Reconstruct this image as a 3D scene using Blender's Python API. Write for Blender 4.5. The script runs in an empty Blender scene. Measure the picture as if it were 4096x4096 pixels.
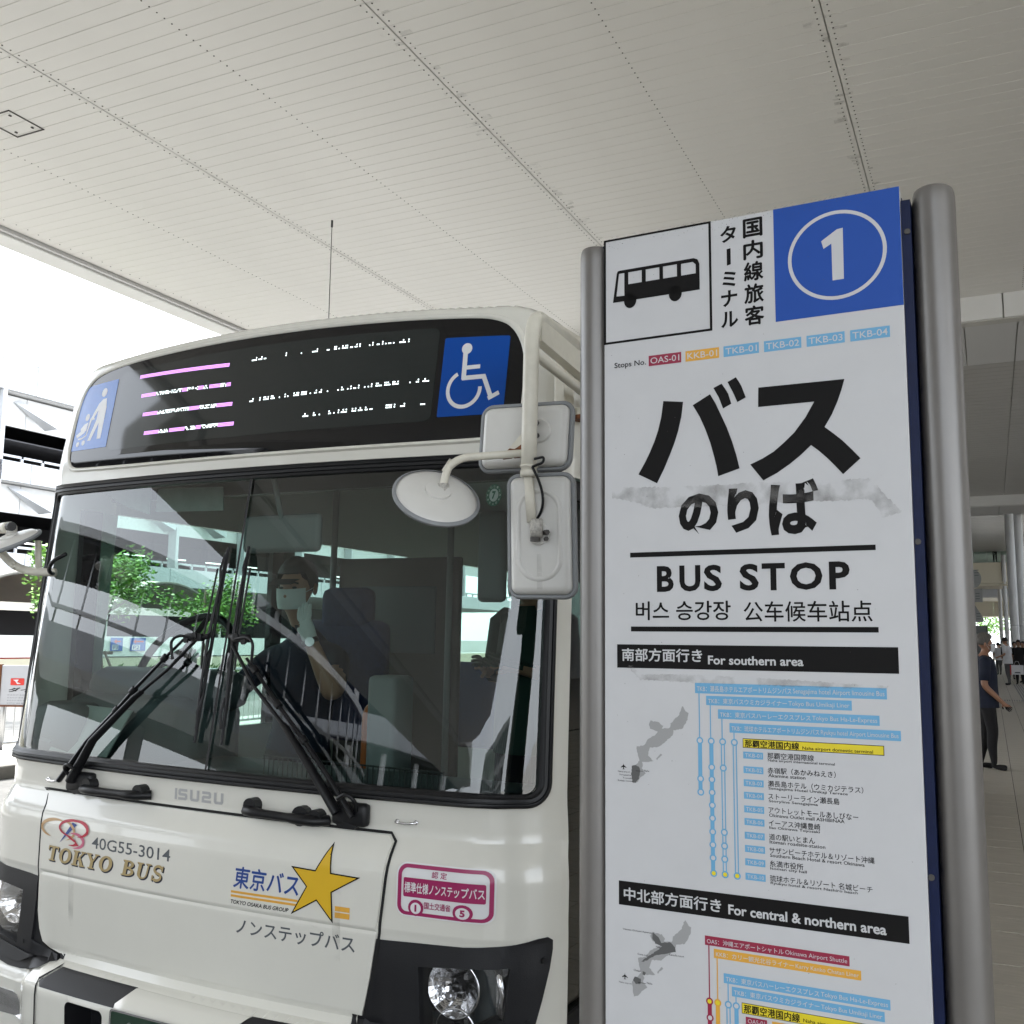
import bpy, bmesh, math, random
from mathutils import Vector, Matrix
from mathutils.geometry import delaunay_2d_cdt, tessellate_polygon
random.seed(7)
sc = bpy.context.scene
COL = sc.collection
# ---------------------------------------------------------------- camera, world, sun, exposure
cam = bpy.data.cameras.new('camera'); camo = bpy.data.objects.new('camera', cam); COL.objects.link(camo)
cam.sensor_width = 36; cam.lens = 36 * 4026 / 4096; cam.clip_start = .05; cam.clip_end = 2000
CR = ((0.90429349, -0.04554836, -0.42447454), (0.42678934, 0.12022235, 0.89632441), (0.01020522, -0.99170153, 0.12815584))
camo.matrix_world = Matrix([[r[0], -r[1], -r[2], 0] for r in CR] + [[0, 0, 0, 1]])
camo.location = (0, 0, 1.46)
sc.camera = camo
SUN_EL, SUN_AZ = math.radians(52), math.radians(262)
w = bpy.data.worlds.new('World'); sc.world = w; w.use_nodes = True
nt = w.node_tree; bg = nt.nodes['Background']
sky = nt.nodes.new('ShaderNodeTexSky'); sky.sky_type = 'NISHITA'; sky.sun_disc = False
sky.sun_elevation = SUN_EL; sky.sun_rotation = SUN_AZ; sky.air_density = 1.0; sky.dust_density = 3.0; sky.ozone_density = 1.5
# thin white cloud veil over the whole sky
tc = nt.nodes.new('ShaderNodeTexCoord'); mp = nt.nodes.new('ShaderNodeMapping'); mp.inputs['Scale'].default_value = (1, 1, 2.5)
nz = nt.nodes.new('ShaderNodeTexNoise'); nz.inputs['Scale'].default_value = 1.6; nz.inputs['Detail'].default_value = 6
rm = nt.nodes.new('ShaderNodeMapRange'); rm.inputs[1].default_value = .3; rm.inputs[2].default_value = .62; rm.inputs[3].default_value = .62; rm.inputs[4].default_value = .95
mx = nt.nodes.new('ShaderNodeMixRGB'); mx.inputs[2].default_value = (10.5, 11.2, 12.0, 1)
nt.links.new(tc.outputs['Generated'], mp.inputs[0]); nt.links.new(mp.outputs[0], nz.inputs[0]); nt.links.new(nz.outputs[0], rm.inputs[0])
nt.links.new(rm.outputs[0], mx.inputs[0]); nt.links.new(sky.outputs[0], mx.inputs[1]); nt.links.new(mx.outputs[0], bg.inputs[0])
bg.inputs[1].default_value = .12
sl = bpy.data.lights.new('sun', 'SUN'); sl.energy = 3.0; sl.angle = math.radians(2); sl.color = (1, .96, .9)
slo = bpy.data.objects.new('sun', sl); COL.objects.link(slo)
# sun direction: azimuth 0 = +Y, clockwise seen from above, as the sky texture turns it
sd = Vector((math.sin(SUN_AZ) * math.cos(SUN_EL), math.cos(SUN_AZ) * math.cos(SUN_EL), math.sin(SUN_EL)))
slo.rotation_euler = sd.to_track_quat('Z', 'Y').to_euler()
sc.view_settings.view_transform = 'Standard'; sc.view_settings.look = 'None'; sc.view_settings.exposure = 1.9; sc.view_settings.gamma = 1
sc.view_settings.use_curve_mapping = False
sc.render.engine = 'CYCLES'
sc.cycles.use_denoising = True
sc.cycles.max_bounces = 10; sc.cycles.diffuse_bounces = 6; sc.cycles.glossy_bounces = 4; sc.cycles.transparent_max_bounces = 16
sc.cycles.caustics_reflective = False; sc.cycles.caustics_refractive = False

# ---------------------------------------------------------------- materials
def mat(name, col, rough=.5, metal=0, spec=.5, noise=0, nscale=6, bump=0, bscale=60, emit=None, estr=1, stretch=None, coat=0):
    m = bpy.data.materials.new(name); m.use_nodes = True; N = m.node_tree; b = N.nodes['Principled BSDF']
    b.inputs['Base Color'].default_value = (*col, 1); b.inputs['Roughness'].default_value = rough; b.inputs['Metallic'].default_value = metal
    b.inputs['Specular IOR Level'].default_value = spec; b.inputs['Coat Weight'].default_value = coat; b.inputs['Coat Roughness'].default_value = .04
    if noise or bump:
        t = N.nodes.new('ShaderNodeTexCoord'); mpn = N.nodes.new('ShaderNodeMapping'); N.links.new(t.outputs['Object'], mpn.inputs[0])
        if stretch: mpn.inputs['Scale'].default_value = stretch
    if noise:
        n = N.nodes.new('ShaderNodeTexNoise'); n.inputs['Scale'].default_value = nscale; n.inputs['Detail'].default_value = 7; n.inputs['Roughness'].default_value = .62
        N.links.new(mpn.outputs[0], n.inputs[0])
        r = N.nodes.new('ShaderNodeMapRange'); r.inputs[1].default_value = .3; r.inputs[2].default_value = .7
        r.inputs[3].default_value = 1 - noise; r.inputs[4].default_value = 1 + noise * .5
        N.links.new(n.outputs[0], r.inputs[0])
        x = N.nodes.new('ShaderNodeMixRGB'); x.blend_type = 'MULTIPLY'; x.inputs[0].default_value = 1; x.inputs[1].default_value = (*col, 1)
        N.links.new(r.outputs[0], x.inputs[2]); N.links.new(x.outputs[0], b.inputs['Base Color'])
    if bump:
        n2 = N.nodes.new('ShaderNodeTexNoise'); n2.inputs['Scale'].default_value = bscale; n2.inputs['Detail'].default_value = 4
        N.links.new(mpn.outputs[0], n2.inputs[0]); bp = N.nodes.new('ShaderNodeBump'); bp.inputs['Strength'].default_value = bump; bp.inputs['Distance'].default_value = .004
        N.links.new(n2.outputs[0], bp.inputs['Height']); N.links.new(bp.outputs[0], b.inputs['Normal'])
    if emit:
        b.inputs['Emission Color'].default_value = (*emit, 1); b.inputs['Emission Strength'].default_value = estr
    return m
def glass_mat(name, tint, refl=1.0, ior=1.5, rough=0.0):
    m = bpy.data.materials.new(name); m.use_nodes = True; N = m.node_tree; N.nodes.clear()
    o = N.nodes.new('ShaderNodeOutputMaterial'); t = N.nodes.new('ShaderNodeBsdfTransparent'); g = N.nodes.new('ShaderNodeBsdfGlossy')
    t.inputs[0].default_value = (*tint, 1); g.inputs['Roughness'].default_value = rough; g.inputs[0].default_value = (refl, refl, refl, 1)
    lw = N.nodes.new('ShaderNodeLayerWeight'); lw.inputs[0].default_value = .5
    pw = N.nodes.new('ShaderNodeMath'); pw.operation = 'POWER'; pw.inputs[1].default_value = 5; N.links.new(lw.outputs['Facing'], pw.inputs[0])
    f0 = ((ior - 1) / (ior + 1)) ** 2
    f = N.nodes.new('ShaderNodeMath'); f.operation = 'MULTIPLY_ADD'; f.inputs[1].default_value = 1 - f0; f.inputs[2].default_value = f0; N.links.new(pw.outputs[0], f.inputs[0])
    ml = N.nodes.new('ShaderNodeMath'); ml.operation = 'MULTIPLY'; ml.inputs[1].default_value = 1.5; ml.use_clamp = True   # two faces of one pane
    s = N.nodes.new('ShaderNodeMixShader'); N.links.new(f.outputs[0], ml.inputs[0]); N.links.new(ml.outputs[0], s.inputs[0])
    N.links.new(t.outputs[0], s.inputs[1]); N.links.new(g.outputs[0], s.inputs[2]); N.links.new(s.outputs[0], o.inputs[0])
    return m
M = {}
M['bus'] = mat('cream_paint', (.64, .625, .565), .22, noise=.03, nscale=3, coat=.5)
M['cream2'] = mat('mirror_cream_paint', (.66, .63, .54), .35, noise=.07, nscale=25)
M['black_plastic'] = mat('black_plastic', (.009, .009, .0105), .5, spec=.3, bump=.15, bscale=300)
M['rubber'] = mat('black_rubber', (.006, .006, .007), .42, spec=.3)
M['seam'] = mat('dark_gap', (.01, .01, .01), .9)
M['black_glass'] = mat('black_glass', (.003, .003, .004), .03, spec=.45)
M['screen'] = mat('screen_glass', (.012, .016, .016), .05, spec=.5, noise=.1, nscale=3)
M['chrome'] = mat('chrome', (.8, .8, .82), .08, metal=1)
M['chrome2'] = mat('reflector_chrome', (.75, .75, .76), .16, metal=1, bump=.8, bscale=38)
M['steel'] = mat('brushed_steel', (.5, .5, .5), .35, metal=1)
M['rust'] = mat('rust', (.16, .055, .02), .85, noise=.6, nscale=60)
M['grey_rim'] = mat('grey_rubber_rim', (.23, .24, .25), .55)
M['mirror_back'] = mat('mirror_back_plastic', (.62, .61, .58), .35, noise=.05, nscale=8)
M['dash'] = mat('dashboard_grey', (.06, .075, .08), .55, bump=.3, bscale=250)
M['int_grey'] = mat('interior_grey', (.20, .21, .21), .6)
M['int_dark'] = mat('interior_dark', (.03, .03, .03), .6)
M['int_brown'] = mat('partition_brown', (.055, .042, .034), .6)
M['int_white'] = mat('interior_white', (.26, .27, .27), .5)
M['floor_bus'] = mat('bus_floor', (.12, .13, .14), .6)
M['seat'] = mat('seat_blue', (.02, .03, .09), .85, noise=.3, nscale=40)
M['orange'] = mat('orange_rail', (.45, .12, .03), .35)
M['paper'] = mat('paper', (.35, .40, .38), .7, noise=.12, nscale=15)
M['foil'] = mat('foil_board', (.30, .34, .32), .4, noise=.2, nscale=10)
M['blue_stk'] = mat('blue_sticker', (.0, .055, .30), .3, spec=.3)
M['blue_stk2'] = mat('pale_blue_sticker', (.06, .17, .50), .25)  # paler blue than the wheelchair sticker
M['white_stk'] = mat('white_sticker', (.66, .66, .66), .35)
M['white'] = mat('white_paint', (.78, .78, .77), .5, noise=.05, nscale=1.5)
M['panel_w'] = mat('sign_white', (.52, .52, .53), .5, noise=.035, nscale=9)
M['ink'] = mat('black_ink', (.008, .0075, .0075), .6, spec=.12)
M['sblue'] = mat('sign_blue', (.012, .068, .34), .5, spec=.3, noise=.05, nscale=9)
M['navy'] = mat('navy_frame', (.0025, .008, .042), .5, spec=.25, noise=.2, nscale=30)
M['lblue'] = mat('light_blue_ink', (.13, .35, .56), .5)
M['maroon'] = mat('maroon_ink', (.27, .012, .045), .45)
M['oran'] = mat('amber_ink', (.66, .34, .04), .45)
M['yel'] = mat('yellow_ink', (.68, .55, .015), .45)
M['lgrey'] = mat('map_grey', (.30, .30, .30), .5)
M['dgrey'] = mat('map_dark_grey', (.09, .09, .09), .5)
M['alu'] = mat('aluminium_post', (.135, .125, .115), .36, metal=.1, spec=.9, noise=.12, nscale=5, bump=.15, bscale=20)
M['gold'] = mat('gold_letter', (.36, .27, .12), .4)
M['navyink'] = mat('navy_ink', (.01, .012, .03), .45)
M['grey_ink'] = mat('grey_ink', (.085, .095, .105), .45)
M['silver_ink'] = mat('silver_letter', (.36, .36, .36), .35)
M['tbblue'] = mat('blue_letter', (.01, .05, .24), .4)
M['star'] = mat('star_gold', (.62, .38, .012), .4)
M['logo_gold'] = mat('logo_gold', (.48, .30, .14), .4)
M['logo_red'] = mat('logo_red', (.42, .015, .04), .4)
M['logo_pink'] = mat('logo_pink', (.52, .12, .20), .4)
M['crimson'] = mat('crimson_sticker', (.30, .012, .09), .35)
M['greenplate'] = mat('green_plate', (.012, .035, .02), .4)
M['green_stk'] = mat('green_sticker', (.02, .12, .07), .5)
M['ceil'] = mat('ceiling_panel_white', (.80, .785, .755), .33, noise=.05, nscale=.7)
M['ceil_gap'] = mat('ceiling_gap', (.55, .54, .51), .8)
M['screw'] = mat('dark_screw', (.06, .055, .05), .6)
M['tile'] = mat('paving_tile', (.44, .40, .34), .38, noise=.16, nscale=5, stretch=(1, 5, 1))
M['grout'] = mat('tile_joint', (.035, .03, .026), .9)
M['tactile'] = mat('tactile_grey', (.22, .22, .22), .6)
M['asphalt'] = mat('asphalt', (.15, .148, .14), .85, noise=.3, nscale=4, bump=.5, bscale=200)
M['kerb'] = mat('kerb_stone', (.20, .19, .17), .85, noise=.3, nscale=6)
M['concrete'] = mat('pale_concrete', (.50, .49, .46), .8, noise=.12, nscale=2)
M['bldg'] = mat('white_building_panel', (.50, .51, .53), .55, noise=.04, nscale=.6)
M['bldg_pale'] = mat('white_soffit', (.6, .6, .6), .6)  # second building white, a little lighter than the panels
M['shade_in'] = mat('painted_inside_shade', (.045, .044, .05), .8)  # near-black colour stands in for shade inside decks and under roofs
M['membrane'] = mat('membrane_roof', (.62, .57, .50), .7, noise=.06, nscale=1.5)
M['cream_wall'] = mat('cream_wall', (.66, .60, .46), .7)
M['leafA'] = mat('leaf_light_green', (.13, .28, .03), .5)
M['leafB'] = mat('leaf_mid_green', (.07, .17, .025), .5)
M['bark'] = mat('bark', (.12, .09, .06), .9, noise=.4, nscale=12, bump=1, bscale=30)
M['skin'] = mat('skin', (.42, .23, .15), .5)
M['skin2'] = mat('skin_tanned', (.30, .15, .09), .5)
M['hair'] = mat('grey_hair', (.10, .09, .08), .6, noise=.4, nscale=60, stretch=(1, 1, .2))
M['hair_d'] = mat('dark_hair', (.02, .014, .012), .55)
M['navy_cloth'] = mat('navy_shirt', (.008, .012, .03), .85, noise=.3, nscale=10)
M['black_cloth'] = mat('black_trousers', (.006, .005, .006), .85)
M['white_cloth'] = mat('white_cloth', (.62, .62, .64), .8, noise=.08, nscale=12)
M['glove'] = mat('white_glove', (.62, .66, .64), .85, bump=.6, bscale=90)
M['grey_cloth'] = mat('grey_cloth', (.09, .09, .09), .85)
M['tan_cloth'] = mat('tan_cloth', (.32, .24, .15), .85)
M['green_cloth'] = mat('dark_green_cloth', (.015, .045, .03), .85)
M['red'] = mat('red_paint', (.55, .03, .02), .4)
M['ws_glass'] = glass_mat('windscreen_glass', (.52, .62, .585), 1.0, 1.52)
M['win_glass'] = glass_mat('window_glass', (.80, .90, .86), 1.0, 1.45)
M['door_glass'] = glass_mat('door_glass', (.22, .25, .24), 1.0, 1.6)
M['lens'] = glass_mat('lamp_lens', (.93, .93, .93), 1.0, 1.5)
def blotch_mat(name, col, lo, hi, scale):
    m = bpy.data.materials.new(name); m.use_nodes = True; N = m.node_tree; b = N.nodes['Principled BSDF']
    b.inputs['Base Color'].default_value = (*col, 1); b.inputs['Roughness'].default_value = .8
    t = N.nodes.new('ShaderNodeTexCoord'); n = N.nodes.new('ShaderNodeTexNoise'); n.inputs['Scale'].default_value = scale; n.inputs['Detail'].default_value = 8
    r = N.nodes.new('ShaderNodeMapRange'); r.inputs[1].default_value = lo; r.inputs[2].default_value = hi
    N.links.new(t.outputs['Object'], n.inputs[0]); N.links.new(n.outputs[0], r.inputs[0]); N.links.new(r.outputs[0], b.inputs['Alpha'])
    return m
M['residue'] = blotch_mat('tape_residue', (.27, .26, .25), .42, 1.05, 24)
M['scuff'] = blotch_mat('dark_scuff', (.06, .06, .06), .35, .6, 45)
M['grime'] = blotch_mat('grime_streak', (.3, .28, .25), .45, 1.3, 9)

# ---------------------------------------------------------------- object helpers
def tag(o, label=None, cat=None, group=None, kind=None):
    if label: o['label'] = label
    if cat: o['category'] = cat
    if group: o['group'] = group
    if kind: o['kind'] = kind
    return o
def empty(name, loc=(0, 0, 0), rz=0, **k):
    o = bpy.data.objects.new(name, None); COL.objects.link(o); o.location = loc; o.rotation_euler = (0, 0, rz); o.empty_display_size = .1
    return tag(o, **k)
def mk(name, V, F, m, parent=None, smooth=False, loc=None, **k):
    me = bpy.data.meshes.new(name); me.from_pydata([tuple(v) for v in V], [], F); me.update()
    if isinstance(m, (list, tuple)):
        for q in m: me.materials.append(q)
    else: me.materials.append(m)
    if smooth: me.polygons.foreach_set('use_smooth', [True] * len(me.polygons))
    o = bpy.data.objects.new(name, me); COL.objects.link(o)
    if parent: o.parent = parent
    if loc: o.location = loc
    return tag(o, **k)
class B:
    """collects simple shapes into one mesh"""
    def __init__(s): s.V = []; s.F = []; s.mi = []; s.cur = 0
    def add(s, V, F):
        n = len(s.V); s.V += [tuple(v) for v in V]; s.F += [tuple(i + n for i in f) for f in F]; s.mi += [s.cur] * len(F); return s
    def box(s, x0, x1, y0, y1, z0, z1, bev=0):
        if bev <= 0:
            V = [(x, y, z) for x in (x0, x1) for y in (y0, y1) for z in (z0, z1)]
            F = [(0, 1, 3, 2), (4, 6, 7, 5), (0, 4, 5, 1), (2, 3, 7, 6), (0, 2, 6, 4), (1, 5, 7, 3)]
            return s.add(V, F)
        bm = bmesh.new(); bmesh.ops.create_cube(bm, size=1)
        for v in bm.verts: v.co = Vector(((x0 + x1) / 2 + v.co.x * (x1 - x0), (y0 + y1) / 2 + v.co.y * (y1 - y0), (z0 + z1) / 2 + v.co.z * (z1 - z0)))
        bmesh.ops.bevel(bm, geom=bm.edges[:], offset=bev, segments=2, affect='EDGES', profile=.5)
        bm.verts.index_update(); s.add([v.co[:] for v in bm.verts], [[v.index for v in f.verts] for f in bm.faces]); bm.free(); return s
    def tube(s, pts, r, n=12, caps=True, sy=1):
        """round tube along points; r a number or a list"""
        pts = [Vector(p) for p in pts]; R = r if isinstance(r, (list, tuple)) else [r] * len(pts)
        V = []; F = []; up = None
        for i, p in enumerate(pts):
            d = (pts[min(i + 1, len(pts) - 1)] - pts[max(i - 1, 0)]).normalized()
            if up is None:
                up = Vector((0, 0, 1)) if abs(d.z) < .9 else Vector((0, 1, 0))
            a = d.cross(up).normalized(); b = a.cross(d).normalized(); up = b
            for k in range(n):
                t = 2 * math.pi * k / n; V.append(p + a * math.cos(t) * R[i] + b * math.sin(t) * R[i] * sy)
        for i in range(len(pts) - 1):
            for k in range(n): F.append((i * n + k, i * n + (k + 1) % n, (i + 1) * n + (k + 1) % n, (i + 1) * n + k))
        if caps: F.append(tuple(range(n - 1, -1, -1))); F.append(tuple(range((len(pts) - 1) * n, len(pts) * n)))
        return s.add(V, F)
    def disc(s, c, nrm, r, h=.002, n=20, dome=0, r2=None):
        """short cylinder on plane with normal nrm"""
        c = Vector(c); nrm = Vector(nrm).normalized(); a = nrm.orthogonal().normalized(); b = nrm.cross(a); r2 = r2 or r
        V = [c + a * math.cos(2 * math.pi * k / n) * r + b * math.sin(2 * math.pi * k / n) * r for k in range(n)]
        V += [c + nrm * h + a * math.cos(2 * math.pi * k / n) * r2 + b * math.sin(2 * math.pi * k / n) * r2 for k in range(n)]
        V += [c + nrm * (h + dome)]
        F = [(k, (k + 1) % n, n + (k + 1) % n, n + k) for k in range(n)] + [(n + k, n + (k + 1) % n, 2 * n) for k in range(n)] + [tuple(range(n - 1, -1, -1))]
        return s.add(V, F)
    def sph(s, c, r, n=10, sc3=(1, 1, 1)):
        V = []; F = []
        for i in range(n + 1):
            for k in range(2 * n):
                a = math.pi * i / n; b = math.pi * k / n
                V.append((c[0] + r * sc3[0] * math.sin(a) * math.cos(b), c[1] + r * sc3[1] * math.sin(a) * math.sin(b), c[2] + r * sc3[2] * math.cos(a)))
        for i in range(n):
            for k in range(2 * n): F.append((i * 2 * n + k, (i + 1) * 2 * n + k, (i + 1) * 2 * n + (k + 1) % (2 * n), i * 2 * n + (k + 1) % (2 * n)))
        return s.add(V, F)
    def out(s, name, m, parent=None, smooth=False, **k):
        o = mk(name, s.V, s.F, m, parent, smooth, **k)
        if isinstance(m, (list, tuple)): o.data.polygons.foreach_set('material_index', s.mi)
        return o
def soft(o, ang=35):
    """smooth shading with sharp edges kept"""
    me = o.data; me.polygons.foreach_set('use_smooth', [True] * len(me.polygons))
    bm = bmesh.new(); bm.from_mesh(me)
    for e in bm.edges:
        if len(e.link_faces) == 2: e.smooth = e.calc_face_angle(0) < math.radians(ang)
    bm.to_mesh(me); bm.free(); return o
def copy_tree(o, parent=None, mat_world=None):
    c = o.copy(); COL.objects.link(c); c.parent = parent
    for ch in list(o.children): copy_tree(ch, c)
    return c
def arc(pts, i, r, n=6):
    """round one corner of a polyline"""
    p = Vector(pts[i]); a = Vector(pts[i - 1]) - p; b = Vector(pts[i + 1]) - p
    A = p + a.normalized() * r; Bq = p + b.normalized() * r
    return [A.lerp(p, t).lerp(p.lerp(Bq, t), t) for t in [k / n for k in range(n + 1)]]
def rounded(pts, r, n=6):
    out = [Vector(pts[0])]
    for i in range(1, len(pts) - 1): out += arc(pts, i, r, n)
    return out + [Vector(pts[-1])]
def rrect(x0, x1, y0, y1, r, n=6):
    P = []
    for cx, cy, a0 in ((x1 - r, y0 + r, -90), (x1 - r, y1 - r, 0), (x0 + r, y1 - r, 90), (x0 + r, y0 + r, 180)):
        for k in range(n + 1):
            a = math.radians(a0 + 90 * k / n); P.append((cx + r * math.cos(a), cy + r * math.sin(a)))
    return P
def ring_pts(cx, cy, rx, ry, n=40, a0=0, a1=360):
    return [(cx + rx * math.cos(math.radians(a0 + (a1 - a0) * k / n)), cy + ry * math.sin(math.radians(a0 + (a1 - a0) * k / n))) for k in range(n + (a1 - a0 != 360))]
def stroke(pts, wd, taper=None):
    """polygon of a polyline with a width (2D)"""
    L = []; R = []; n = len(pts)
    for i, p in enumerate(pts):
        q0 = pts[max(i - 1, 0)]; q1 = pts[min(i + 1, n - 1)]; dx, dy = q1[0] - q0[0], q1[1] - q0[1]; l = math.hypot(dx, dy) or 1
        k = wd / 2 * (taper[i] if taper else 1); nx, ny = -dy / l * k, dx / l * k
        if 0 < i < n - 1:
            ax, ay = p[0] - q0[0], p[1] - q0[1]; la = math.hypot(ax, ay) or 1; c = max(.4, (ax * dx + ay * dy) / la / l); nx /= c; ny /= c
        L.append((p[0] + nx, p[1] + ny)); R.append((p[0] - nx, p[1] - ny))
    return L + R[::-1]
def polys(name, PL, fmap, m, parent, **k):
    """flat polygons (2D lists, may hold holes as [outer, hole..]) mapped to 3D"""
    V = []; F = []
    for P in PL:
        loops = P if isinstance(P[0][0], (list, tuple)) else [P]
        t = tessellate_polygon([[Vector((x, y, 0)) for x, y in lp] for lp in loops]); base = len(V)
        for lp in loops: V += [fmap(x, y) for x, y in lp]
        for tri in t:
            f = tuple(base + i for i in tri)
            F.append(f)
    return mk(name, V, F, m, parent, **k)
_fc = None
def glyphs(s, bold=0, shear=0, res=4, space=1):
    global _fc
    c = bpy.data.curves.new('t', 'FONT'); c.body = s; c.resolution_u = res; c.offset = bold; c.shear = shear; c.space_character = space; c.fill_mode = 'FRONT'
    o = bpy.data.objects.new('t', c); COL.objects.link(o)
    dg = bpy.context.evaluated_depsgraph_get(); me = bpy.data.meshes.new_from_object(o.evaluated_get(dg))
    V = [(v.co.x, v.co.y) for v in me.vertices]; F = [tuple(p.vertices) for p in me.polygons]
    bpy.data.objects.remove(o); bpy.data.curves.remove(c); bpy.data.meshes.remove(me)
    return V, F
def txt(s, box, fmap, m, parent, bold=0, shear=0, name='lettering', res=3, space=1, ref=None):
    """text stretched to fill box = x0,x1,ybottom,ytop; ref = a string whose height sets the em (so small letters keep their size)"""
    dense = bold > 0 and any(ord(c) > 0x3400 for c in s)
    V, F = glyphs(s, 0 if dense else bold, shear, res, space)
    if not V: return
    if dense:
        # heavier kanji: shifted copies, each a hair in front of the last
        xs = [v[0] for v in V]; ys = [v[1] for v in V]; a0, a1, b0, b1 = min(xs), max(xs), min(ys), max(ys); x0, x1, y0, y1 = box
        ku, kv = (x1 - x0) / (a1 - a0), (y1 - y0) / (b1 - b0); P = []; Q = []
        for i, (dx, dy) in enumerate(((-1, 0), (1, 0), (0, -1), (0, 1), (0, 0))):
            n0 = len(P)
            for x, y in V:
                p = Vector(fmap(x0 + (x - a0 + dx * bold) * ku, y0 + (y - b0 + dy * bold) * kv)); p.y -= i * .00004; P.append(p)
            Q += [tuple(j + n0 for j in f) for f in F]
        return mk(name, P, Q, m, parent)
    xs = [v[0] for v in V]; ys = [v[1] for v in V]; a0, a1, b0, b1 = min(xs), max(xs), min(ys), max(ys)
    x0, x1, y0, y1 = box
    return mk(name, [fmap(x0 + (x - a0) / (a1 - a0) * (x1 - x0), y0 + (y - b0) / (b1 - b0) * (y1 - y0)) for x, y in V], F, m, parent)
# ================================================================ the setting
H = 4.5; CZ = 1.46 + H
gr = B().box(-60, -10.4, -60, 140, -.5, -.16).box(-10.4, -.95, -60, 140, -.5, -.15)
S = dict(kind='structure')
B().box(-400, 400, -400, 400, -.9, -.55).out('ground', M['concrete'], **S)
B().box(-10.4, -.95, -80, 140, -.5, -.15).out('road', M['asphalt'], **S)
B().box(-60, -13.2, -80, 140, -.5, -.15).out('far_road', M['asphalt'], **S)
isl = B().box(-13.2, -10.4, -80, 140, -.5, -.02).out('traffic_island', M['concrete'], **S)
kb = empty('kerb', (0, 0, 0), **S)
for k in range(60):
    y = -30 + k * 1.2
    if -6 < y < 24: B().box(-10.42, -10.24, y + .006, y + 1.194, -.5, .0, .02).out('kerb_stone', M['kerb'], kb)
kc = empty('platform_kerb', (0, 0, 0), **S)
for k in range(20): B().box(-1.0, -.82, -4 + k * 1.2 + .006, -4 + (k + 1) * 1.2 - .006, -.5, .0, .015).out('kerb_stone', M['kerb'], kc)
B().box(-.95, 12, -80, 140, -.5, -.008).out('pavement', M['grout'], **S)
pv = empty('pavement_tiles', (0, 0, 0), **S)
tm = {}
def tile_obj(ix, iy, big=1):
    x = -.155 + .3025 * ix; y = .22 + .305 * iy
    if 't' not in tm:
        o = B().box(.003, .2995, .003, .302, -.02, 0).out('tile', M['tile'], pv); tm['t'] = o.data
    else: o = bpy.data.objects.new('tile', tm['t']); COL.objects.link(o); o.parent = pv
    o.location = (x, y, random.uniform(-.0012, .0012))
for iy in range(9, 45):
    for ix in range(-2, 4): tile_obj(ix, iy)
rest = B()
for iy in range(-12, 200):
    for ix in range(-2, 14):
        if 9 <= iy < 45 and ix < 4: continue
        if iy > 60 and ix > 6: continue
        x = -.155 + .3025 * ix; y = .22 + .305 * iy
        rest.add([(x + .003, y + .003, 0), (x + .2995, y + .003, 0), (x + .2995, y + .302, 0), (x + .003, y + .302, 0)], [(0, 1, 2, 3)])
tag(rest.out('far_tiles', M['tile'], pv), kind='stuff')
B().box(4.2, 12, -4, 62, -.02, 0).box(-.8, 12, 61.2, 139, -.02, -.001).out('far_paving', M['tile'], **S)
tp = B()
for k in range(90):
    for j in range(4): tp.box(.72 + j * .075, .76 + j * .075, 18 + k * .3, 18.27 + k * .3, 0, .006)
tp.out('tactile_paving', M['tactile'], pv)
tp = B()
for k in range(8):
    for j in range(14): tp.box(.2 + j * .06, .23 + j * .06, 31 + k * .09, 31.04 + k * .09, 0, .006)
tag(tp.out('tactile_dots', M['tactile'], pv), kind='stuff')

# ---- canopy ceiling: strips 0.149 m wide between the seams, dark screws along them
ceil = empty('canopy_ceiling', (0, 0, 0), **S)
bays = [(-9.66, -6.694), (-6.694, -3.822), (-3.822, -.888), (-.888, 2.0)]
PIT = .1494
strip_mesh = {}
def strip_prof(x0, x1, y0, z, b):
    g = .0012; d = .006; t = .004
    V = []
    for x in (x0 + .0045, x1 - .0045): V += [(x, y0 + g, z + t), (x, y0 + g + d * .55, z), (x, y0 + PIT - g - d * .55, z), (x, y0 + PIT - g, z + t)]
    n = 4; b.add(V, [(0, 4, 5, 1), (1, 5, 6, 2), (2, 6, 7, 3)])
for bi, (x0, x1) in enumerate(bays):
    b = B(); strip_prof(x0, x1, 0, 0, b); me = None
    y = 3.30
    for k in range(71):
        if me is None: o = b.out('ceiling_panel', M['ceil'], ceil); me = o.data
        else: o = bpy.data.objects.new('ceiling_panel', me); COL.objects.link(o); o.parent = ceil
        o.location = (0, y + k * PIT, CZ + random.uniform(-.0008, .0008)); o.rotation_euler = (random.uniform(-.006, .006), 0, 0)
b = B()
k = 0
for x0, x1 in bays + [(2.0, 4.9), (4.9, 7.8), (7.8, 12)]:
    y = 3.30 + 71 * PIT if 2.0 > x0 > -1 or x0 < -1 else -36
    yy = 3.30 - PIT
    while yy > (-24 if x1 < -.5 else -7): strip_prof(x0, x1, yy, CZ, b); yy -= PIT
    if x0 >= 2.0:
        yy = 3.30
        while yy < 13.9: strip_prof(x0, x1, yy, CZ, b); yy += PIT
tag(b.out('other_ceiling_panels', M['ceil'], ceil), kind='stuff')
B().box(-9.66, -1, -24, 13.91, CZ + .012, CZ + .5).box(-13, -9.66, -40, -2, CZ + .012, CZ + .5).box(-1, 12, -7, 13.91, CZ + .013, CZ + .49).out('canopy_deck', M['ceil_gap'], ceil)  # left rear part added to shape reflected sky; right rear cut short for light
sc_ = B(); dirt = B()
def scr(x, y, r=.0068): sc_.disc((x, y, CZ + .001), (0, 0, -1), r, .004, 6)
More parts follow.
